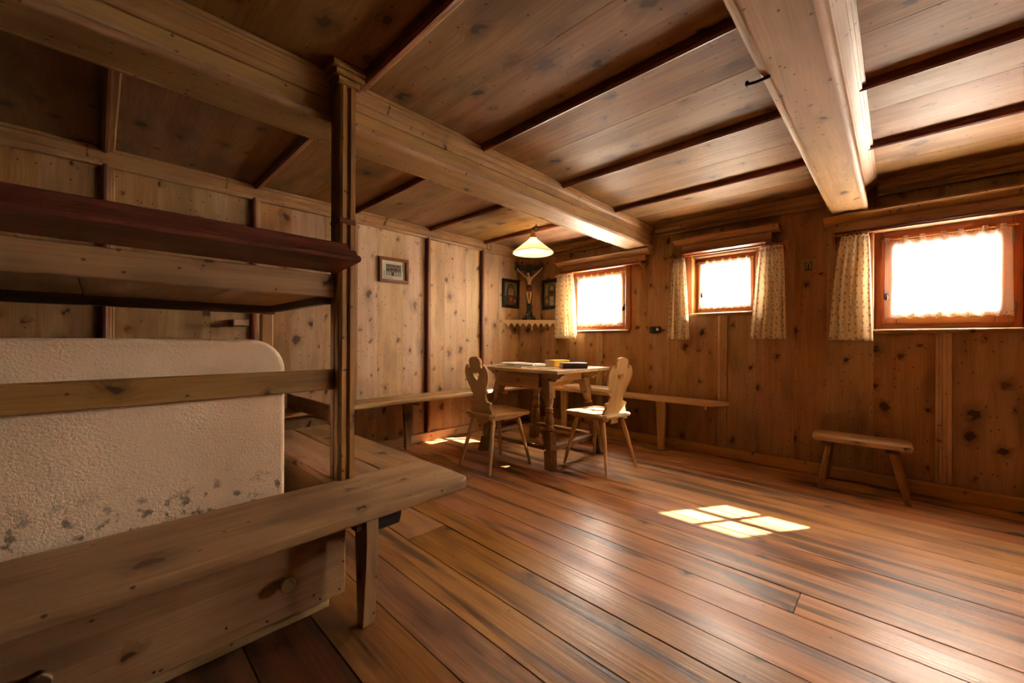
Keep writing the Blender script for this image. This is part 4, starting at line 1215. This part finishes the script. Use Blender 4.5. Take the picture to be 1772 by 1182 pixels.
CRX, CRY = -3.497, 3.957
_cd = math.atan2(_b.y - _a.y, _b.x - _a.x)
cr = thing('crucifix', 'dark wooden crucifix with carved figure standing on the corner shelf', 'crucifix', (CRX, CRY, ZS), rotz=_cd)
CM = wm(cr)
def cadd(name, bm, mat, smooth=False, autosmooth=None):
    bmesh.ops.transform(bm, matrix=CM, verts=bm.verts)
    return add(name, bm, mat, cr, smooth=smooth, autosmooth=autosmooth)
bm = bmesh.new(); add_box(bm, -0.028, 0.028, -0.012, 0.012, 0.10, 0.735, 0.004); cadd('upright', bm, 'black')
bm = bmesh.new(); add_box(bm, -0.195, 0.195, -0.0125, 0.0125, 0.665, 0.72, 0.004); cadd('crossbar', bm, 'black')
bm = bmesh.new()
add_box(bm, -0.09, 0.09, -0.05, 0.05, 0.0, 0.03, 0.005); add_box(bm, -0.065, 0.065, -0.04, 0.04, 0.03, 0.07, 0.012); add_box(bm, -0.042, 0.042, -0.028, 0.028, 0.07, 0.12, 0.008)
cadd('base', bm, 'black')
def figure():
    J = {'pel': (0, -0.035, 0.43, 0.026), 'wst': (0, -0.034, 0.475, 0.024), 'chs': (0, -0.036, 0.535, 0.034), 'nck': (-0.004, -0.04, 0.585, 0.014), 'hd0': (-0.012, -0.05, 0.605, 0.021), 'hd1': (-0.016, -0.052, 0.635, 0.019),
         'sl': (-0.045, -0.034, 0.565, 0.016), 'el': (-0.10, -0.028, 0.615, 0.0105), 'hl': (-0.158, -0.022, 0.675, 0.008), 'fl': (-0.17, -0.02, 0.69, 0.008),
         'sr': (0.045, -0.034, 0.565, 0.016), 'er': (0.10, -0.028, 0.615, 0.0105), 'hr': (0.158, -0.022, 0.675, 0.008), 'fr': (0.17, -0.02, 0.69, 0.008),
         'tl': (-0.02, -0.036, 0.40, 0.021), 'kl': (-0.022, -0.058, 0.33, 0.0155), 'al': (-0.008, -0.03, 0.235, 0.010), 'ol': (-0.006, -0.045, 0.215, 0.010),
         'tr': (0.02, -0.036, 0.40, 0.021), 'kr': (0.022, -0.058, 0.33, 0.0155), 'ar': (0.010, -0.034, 0.235, 0.010), 'or': (0.008, -0.05, 0.215, 0.010)}
    E = [('pel', 'wst'), ('wst', 'chs'), ('chs', 'nck'), ('nck', 'hd0'), ('hd0', 'hd1'), ('chs', 'sl'), ('sl', 'el'), ('el', 'hl'), ('hl', 'fl'), ('chs', 'sr'), ('sr', 'er'), ('er', 'hr'), ('hr', 'fr'),
         ('pel', 'tl'), ('tl', 'kl'), ('kl', 'al'), ('al', 'ol'), ('pel', 'tr'), ('tr', 'kr'), ('kr', 'ar'), ('ar', 'or')]
    ks = list(J)
    me = bpy.data.meshes.new('carved_figure')
    me.from_pydata([CM @ Vector(J[k][:3]) for k in ks], [(ks.index(a), ks.index(b)) for a, b in E], [])
    o = bpy.data.objects.new('carved_figure', me)
    me.materials.append(M['ivory'])
    link(o, cr)
    sk = o.modifiers.new('skin', 'SKIN')
    for k, sv in zip(ks, me.skin_vertices[0].data):
        sv.radius = (J[k][3], J[k][3]); sv.use_root = (k == 'pel')
    ss = o.modifiers.new('smooth', 'SUBSURF'); ss.levels = 2; ss.render_levels = 2
    return o
fig = figure()
bm = bmesh.new()
add_lathe(bm, (0.0, -0.037, 0.375), (0.0, -0.035, 0.46), [(0, 0.035), (0.25, 0.038), (0.6, 0.034), (1, 0.028)], 14)
add_lathe(bm, (0.034, -0.05, 0.33), (0.03, -0.05, 0.43), [(0, 0.006), (0.5, 0.012), (1, 0.014)], 8)
bmesh.ops.transform(bm, matrix=CM, verts=bm.verts); add('loincloth', bm, 'clothred', fig, smooth=True)
bm = bmesh.new()
bmesh.ops.create_uvsphere(bm, u_segments=12, v_segments=8, radius=0.025); bmesh.ops.translate(bm, vec=(-0.014, -0.044, 0.628), verts=bm.verts)
bmesh.ops.transform(bm, matrix=CM, verts=bm.verts); add('hair', bm, 'darkwood', fig, smooth=True)
# bunch of dried sprigs round the foot
sp = thing('dried_sprigs', 'small bunch of dried grey sprigs at the foot of the crucifix', 'dried flowers', (CRX + 0.03, CRY - 0.06, ZS))
for k in range(14):
    rr = random.Random(40 + k)
    a = rr.uniform(-1.2, 1.2); h = rr.uniform(0.05, 0.13); yo = -0.064 - rr.uniform(0, 0.03)
    bm = bmesh.new()
    p0 = CM @ Vector((0.015 * a, yo, 0.0)); p1 = CM @ Vector((0.075 * a, yo - 0.01, h))
    add_lathe(bm, p0, p1, [(0, 0.0015), (0.6, 0.002), (0.7, 0.006), (0.9, 0.006), (1, 0.001)], 6)
    add('sprig', bm, 'grass_dry', sp)

# ================================================================== PICTURES
def picture(name, label, cat, c, w, h, fw, mt, fmat, build, depth=0.022, group=None):
    """frame in local coords: x right, y up, z out of the wall; mt places it on the wall"""
    t = thing(name, label, cat, mt.translation, group=group)
    def P(nm, bm, mat, par=t, **k):
        bmesh.ops.transform(bm, matrix=mt, verts=bm.verts)
        return add(nm, bm, mat, par, **k)
    hw, hh = w / 2, h / 2
    for (a0, a1, b0, b1) in ((-hw, hw, hh - fw, hh), (-hw, hw, -hh, -hh + fw), (-hw, -hw + fw, -hh + fw, hh - fw), (hw - fw, hw, -hh + fw, hh - fw)):
        bm = bmesh.new(); add_box(bm, a0, a1, b0, b1, 0.002, depth, 0.003); P('frame_rail', bm, fmat)
    bm = bmesh.new(); add_box(bm, -hw + fw, hw - fw, -hh + fw, hh - fw, 0.002, 0.008)
    bk = P('mount', bm, build['ground'])
    for nm, shape, mat, lvl in build['shapes']:
        bm = bmesh.new(); poly_extrude(bm, shape, 0.0006, z0=0.008 + 0.0005 * lvl); P(nm, bm, mat, bk)
    return t

def ell(cx, cy, rx, ry, n=20, a0=0.0, a1=2 * PI):
    return [(cx + rx * math.cos(a0 + (a1 - a0) * k / n), cy + ry * math.sin(a0 + (a1 - a0) * k / n)) for k in range(n)]

def flat(name, c):
    M[name] = plain(name, c, 0.6, noise=0.12, nscale=90); return name
for nm, c in (('print_gold', (0.36, 0.30, 0.13)), ('print_halo', (0.55, 0.45, 0.22)), ('print_veil', (0.13, 0.10, 0.035)), ('print_skin', (0.52, 0.36, 0.25)), ('print_red', (0.36, 0.08, 0.06)), ('print_blue', (0.05, 0.08, 0.09)), ('print_white', (0.55, 0.50, 0.42)), ('print_green', (0.12, 0.13, 0.07)), ('print_brown', (0.10, 0.055, 0.025)), ('print_beard', (0.07, 0.04, 0.02)), ('print_sepia', (0.16, 0.085, 0.035)), ('print_sepia_dark', (0.07, 0.035, 0.015)), ('print_sepia_light', (0.50, 0.42, 0.32)), ('print_mount', (0.58, 0.53, 0.40)), ('print_leaf', (0.30, 0.30, 0.20)), ('print_cream', (0.45, 0.34, 0.19))):
    flat(nm, tuple(v * (0.55 if nm != 'print_mount' else 0.85) for v in c))

ML = Matrix(((0, 0, 1, XL), (1, 0, 0, 0), (0, 1, 0, 0), (0, 0, 0, 1)))      # left wall: local x -> +y, y -> z, z -> +x
MB = Matrix(((1, 0, 0, 0), (0, 0, -1, YB), (0, 1, 0, 0), (0, 0, 0, 1)))      # window wall: local x -> +x, y -> z, z -> -y

# veiled woman
w, h = 0.315, 0.375
veil = [('sky', [(-0.118, -0.145), (0.118, -0.145), (0.118, 0.145), (-0.118, 0.145)], 'print_gold', 0),
        ('halo', ell(0.0, 0.06, 0.088, 0.082), 'print_halo', 1),
        ('robe', [(-0.118, -0.145), (0.118, -0.145), (0.118, -0.05), (0.085, -0.02), (0.05, 0.0), (-0.05, 0.0), (-0.085, -0.02), (-0.118, -0.05)], 'print_blue', 2),
        ('veil', [(-0.085, -0.03), (0.085, -0.03), (0.075, 0.05), (0.06, 0.10), (0.03, 0.128), (0.0, 0.134), (-0.03, 0.128), (-0.06, 0.10), (-0.075, 0.05)], 'print_veil', 3),
        ('scarf', [(-0.05, -0.02), (0.05, -0.02), (0.05, 0.05), (0.03, 0.095), (0.0, 0.105), (-0.03, 0.095), (-0.05, 0.05)], 'print_white', 4),
        ('face', ell(0.0, 0.048, 0.033, 0.046), 'print_skin', 5),
        ('chest', [(-0.07, -0.145), (0.07, -0.145), (0.065, -0.06), (0.03, -0.03), (-0.03, -0.03), (-0.065, -0.06)], 'print_red', 5),
        ('hand', ell(-0.07, -0.085, 0.018, 0.026), 'print_skin', 6), ('hand', ell(0.074, -0.09, 0.018, 0.026), 'print_skin', 6), ('heart', ell(0.0, -0.075, 0.016, 0.018), 'print_halo', 6), ('fold', [(-0.118, -0.145), (-0.06, -0.145), (-0.04, -0.05), (-0.085, -0.03)], 'print_green', 6),
        ('hair', [(-0.034, 0.05), (-0.03, 0.085), (0.0, 0.098), (0.03, 0.085), (0.034, 0.05), (0.022, 0.075), (0.0, 0.084), (-0.022, 0.075)], 'print_brown', 6)]
picture('saint_picture', 'black framed picture of a veiled woman, left of the crucifix', 'picture', None, w, h, 0.036, Matrix.Translation((0, 3.765, 1.71)) @ ML, 'black', {'ground': 'print_blue', 'shapes': veil}, group='black framed devotional pictures')
beard = [('sky', [(-0.118, -0.145), (0.118, -0.145), (0.118, 0.145), (-0.118, 0.145)], 'print_gold', 0),
         ('halo', ell(0.0, 0.07, 0.08, 0.07), 'print_halo', 1),
         ('robe', [(-0.118, -0.145), (0.118, -0.145), (0.105, -0.03), (0.05, 0.005), (-0.05, 0.005), (-0.105, -0.03)], 'print_green', 2),
         ('hair', [(-0.06, 0.0), (0.06, 0.0), (0.062, 0.08), (0.04, 0.125), (0.0, 0.136), (-0.04, 0.125), (-0.062, 0.08)], 'print_brown', 3),
         ('face', ell(0.0, 0.066, 0.034, 0.05), 'print_skin', 4),
         ('beard', [(-0.035, 0.045), (-0.02, 0.05), (0.0, 0.042), (0.02, 0.05), (0.035, 0.045), (0.028, 0.01), (0.0, -0.012), (-0.028, 0.01)], 'print_beard', 5),
         ('tunic', [(-0.03, -0.145), (0.035, -0.145), (0.03, -0.03), (-0.03, -0.03)], 'print_white', 4),
         ('sleeve', ell(-0.09, -0.05, 0.024, 0.035), 'print_red', 5), ('hand', ell(-0.075, -0.09, 0.016, 0.028), 'print_skin', 6), ('hand', ell(0.01, -0.09, 0.022, 0.016), 'print_skin', 6)]
picture('saint_picture', 'black framed picture of a bearded man, half behind the curtain', 'picture', None, 0.315, 0.385, 0.036, Matrix.Translation((-3.228, 0, 1.700)) @ MB, 'black', {'ground': 'print_blue', 'shapes': beard}, group='black framed devotional pictures')
# group photograph
rg = random.Random(9)
grp = [('photo', [(-0.083, -0.058), (0.083, -0.058), (0.083, 0.058), (-0.083, 0.058)], 'print_sepia', 0)]
for k in range(7):
    x = -0.068 + k * 0.0226
    yy = 0.018 + rg.uniform(-0.008, 0.014)
    grp.append(('figure', [(x - 0.011, -0.02), (x + 0.011, -0.02), (x + 0.009, yy - 0.004), (x - 0.009, yy - 0.004)], rg.choice(['print_sepia_dark', 'print_sepia_dark', 'print_sepia']), 1))
    grp.append(('head', ell(x, yy + 0.004, 0.0055, 0.0075, 10), 'print_sepia_light', 2))
for k in range(6):
    x = -0.066 + k * 0.0264
    dk = k == 2
    grp.append(('figure', [(x - 0.014, -0.057), (x + 0.014, -0.057), (x + 0.011, -0.018), (x - 0.011, -0.018)], 'print_sepia_dark' if dk else 'print_sepia_light', 3))
    grp.append(('head', ell(x, -0.012, 0.006, 0.008, 10), 'print_sepia_light', 4))
for k in range(16):
    a = PI + k * 0.12
    grp.append(('vine_leaf', ell(-0.105 + 0.004 * math.sin(k * 2), -0.075 + k * 0.008 if k < 9 else -0.08, 0.004, 0.006, 8) if k < 9 else ell(-0.105 + (k - 8) * 0.013, -0.078 + 0.004 * math.sin(k * 2.4), 0.006, 0.004, 8), 'print_leaf', 1))
for k in range(5):
    grp.append(('vine_leaf', ell(0.10, 0.06 - k * 0.014, 0.004, 0.006, 8), 'print_leaf', 1))
picture('framed_photograph', 'brown framed old group photograph on a cream mount', 'picture', None, 0.325, 0.248, 0.03, Matrix.Translation((0, 2.067, 1.792)) @ Matrix.Rotation(math.radians(0.8), 4, 'X') @ ML, 'frame', {'ground': 'print_mount', 'shapes': grp}, depth=0.026)
# tiny picture between the windows
tiny = [('landscape', [(-0.026, -0.04), (0.026, -0.04), (0.026, 0.035), (-0.026, 0.035)], 'print_sepia', 0),
        ('sky', ell(0.0, 0.008, 0.017, 0.024), 'print_cream', 1),
        ('meadow', ell(0.0, -0.014, 0.025, 0.006), 'print_cream', 2),
        ('steeple', [(-0.006, -0.028), (0.006, -0.028), (0.006, 0.008), (0.0, 0.026), (-0.006, 0.008)], 'print_sepia_dark', 3)]
picture('tiny_picture', 'tiny wooden framed picture between the middle and right windows', 'picture', None, 0.108, 0.150, 0.021, Matrix.Translation((-0.527, 0, 1.718)) @ MB, 'trim', {'ground': 'print_cream', 'shapes': tiny}, depth=0.016)

# ================================================================== SMALL FITTINGS
sw = thing('light_switch', 'black switch block with a white porcelain button under the window sill line', 'switch', (-1.835, YB, 1.213))
bm = bmesh.new(); add_box(bm, -1.893, -1.776, YB - 0.026, YB - 0.0005, 1.180, 1.246, 0.006); add('switch_box', bm, 'bakelite', sw)
bm = bmesh.new(); add_lathe(bm, (-1.801, YB - 0.025, 1.215), (-1.801, YB - 0.042, 1.215), [(0, 0.015), (0.5, 0.015), (1, 0.010)], 14); add('button', bm, 'porcelain', sw, autosmooth=40)
bm = bmesh.new(); add_lathe(bm, (-1.855, YB - 0.025, 1.213), (-1.855, YB - 0.034, 1.213), [(0, 0.026), (0.7, 0.024), (1, 0.012)], 18); add('socket_cap', bm, 'bakelite', sw, autosmooth=40)
bm = bmesh.new(); add_tube(bm, [(-1.777, YB - 0.012, 1.21), (-1.75, YB - 0.010, 1.207), (-1.735, YB - 0.004, 1.205)], 0.006, 8); add('cable_end', bm, 'bakelite', sw, smooth=True)

rg_ = thing('iron_ring', 'small iron wire ring hanging from the wall cornice beside the lamp', 'ring', (XL + 0.06, 3.31, 2.20))
bm = bmesh.new()
add_tube(bm, [(XL + 0.082, 3.305 + 0.035 * math.sin(a), 2.235 + 0.048 * math.cos(a)) for a in (2 * PI * k / 18 for k in range(18))], 0.003, 6, closed=True)
add('ring', bm, 'iron', rg_, smooth=True)
bm = bmesh.new(); add_lathe(bm, (XL + 0.07, 3.305, 2.281), (XL + 0.095, 3.305, 2.281), [(0, 0.004), (0.7, 0.004), (0.75, 0.008), (1, 0.007)], 8); add('nail', bm, 'iron', rg_)
hk = thing('iron_hook', 'short black iron peg driven into the edge of the broad beam', 'hook', (BEAM2[0], 1.74, ZB))
bm = bmesh.new(); add_tube(bm, [(BEAM2[0] + 0.03, 1.735, ZB - 0.006), (BEAM2[0] - 0.02, 1.735, ZB - 0.008), (BEAM2[0] - 0.045, 1.735, ZB - 0.004)], 0.006, 8); add('peg', bm, 'iron', hk, smooth=True)
bm = bmesh.new(); add_box(bm, BEAM2[0] - 0.052, BEAM2[0] - 0.040, 1.726, 1.744, ZB - 0.012, ZB + 0.008, 0.003); add('peg_head', bm, 'iron', hk)

# ================================================================== ON THE TABLE AND BENCH
def book(label, c, rz, w, d, h, cover, z=TZ):
    t = thing('book', label, 'book', (c[0], c[1], z), group='books on the table')
    mt = Matrix.Translation((c[0], c[1], z)) @ Matrix.Rotation(rz, 4, 'Z')
    def P(nm, bx, mat, par=t):
        bm = bmesh.new(); add_box(bm, *bx, 0.001); bmesh.ops.transform(bm, matrix=mt, verts=bm.verts); return add(nm, bm, mat, par)
    P('cover', (-w / 2, w / 2, -d / 2, d / 2, 0.0005, 0.0035), cover)
    P('cover', (-w / 2, w / 2, -d / 2, d / 2, h - 0.003, h), cover)
    P('spine', (-w / 2, -w / 2 + 0.004, -d / 2, d / 2, 0.003, h - 0.0025), cover)
    P('page_block', (-w / 2 + 0.004, w / 2 - 0.004, -d / 2 + 0.004, d / 2 - 0.004, 0.003, h - 0.003), 'page')
    return t
BOOKS = []
book('thick yellow book lying on the sunlit table', (-2.463, 3.215), math.radians(168), 0.15, 0.20, 0.062, 'yellow')
book('dark brown book lying nearest the right edge of the table', (-2.185, 3.097), math.radians(140), 0.155, 0.235, 0.050, 'darkcover')

def magazine(label, c, rz, w, d, h, z, mat, seed):
    bm = bmesh.new(); uvl = bm.loops.layers.uv.new('UVMap')
    n = 10
    rr = random.Random(seed)
    ph = rr.uniform(0, 6)
    def pt(i, j, top):
        u, v = i / n, j / 6
        zz = z + 0.0006 + (h + 0.004 * (0.5 + 0.5 * math.sin(3.1 * u + ph)) * u if top else 0.0)
        return ((u - 0.5) * w, (v - 0.5) * d, zz)
    mt = Matrix.Translation((c[0], c[1], 0)) @ Matrix.Rotation(rz, 4, 'Z')
    T = [[bm.verts.new(mt @ Vector(pt(i, j, True))) for j in range(7)] for i in range(n + 1)]
    Bm = [[bm.verts.new(mt @ Vector(pt(i, j, False))) for j in range(7)] for i in range(n + 1)]
    for i in range(n):
        for j in range(6):
            f = bm.faces.new((T[i][j], T[i + 1][j], T[i + 1][j + 1], T[i][j + 1]))
            for lp, (a, b2) in zip(f.loops, ((i, j), (i + 1, j), (i + 1, j + 1), (i, j + 1))): lp[uvl].uv = (a / n, b2 / 6)
            bm.faces.new((Bm[i][j], Bm[i][j + 1], Bm[i + 1][j + 1], Bm[i + 1][j]))
    for i in range(n):
        bm.faces.new((T[i][0], Bm[i][0], Bm[i + 1][0], T[i + 1][0])); bm.faces.new((T[i + 1][6], Bm[i + 1][6], Bm[i][6], T[i][6]))
    for j in range(6):
        bm.faces.new((T[0][j + 1], Bm[0][j + 1], Bm[0][j], T[0][j])); bm.faces.new((T[n][j], Bm[n][j], Bm[n][j + 1], T[n][j + 1]))
    o = add('newspaper', bm, mat, None)
    return tag(o, label, 'newspaper', 'papers on the table')
magazine('lowest folded newspaper of the pile on the left end of the table', (-2.72, 2.86), math.radians(8), 0.36, 0.28, 0.010, TZ, 'news', 1)
magazine('middle newspaper of the pile, turned askew', (-2.70, 2.89), math.radians(32), 0.33, 0.25, 0.007, TZ + 0.0155, 'paper', 2)
magazine('topmost newspaper of the pile on the table', (-2.74, 2.90), math.radians(-14), 0.30, 0.23, 0.006, TZ + 0.028, 'news', 3)
magazine('thin brochure lying at the left edge of the table', (-2.90, 2.72), math.radians(-4), 0.13, 0.12, 0.003, TZ, 'paper', 5)
# seat cushion
bm = bmesh.new()
add_box(bm, -0.36, 0.36, -0.135, 0.135, -0.022, 0.022)
bmesh.ops.subdivide_edges(bm, edges=bm.edges[:], cuts=3, use_grid_fill=True)
cu = add('seat_cushion', bm, 'cushion', None, smooth=True, matrix=Matrix.Translation((-2.50, 3.945, 0.5522)))
s = cu.modifiers.new('round', 'SUBSURF'); s.levels = 2; s.render_levels = 2
tag(cu, 'flat pale linen seat cushion on the bench under the windows', 'cushion')
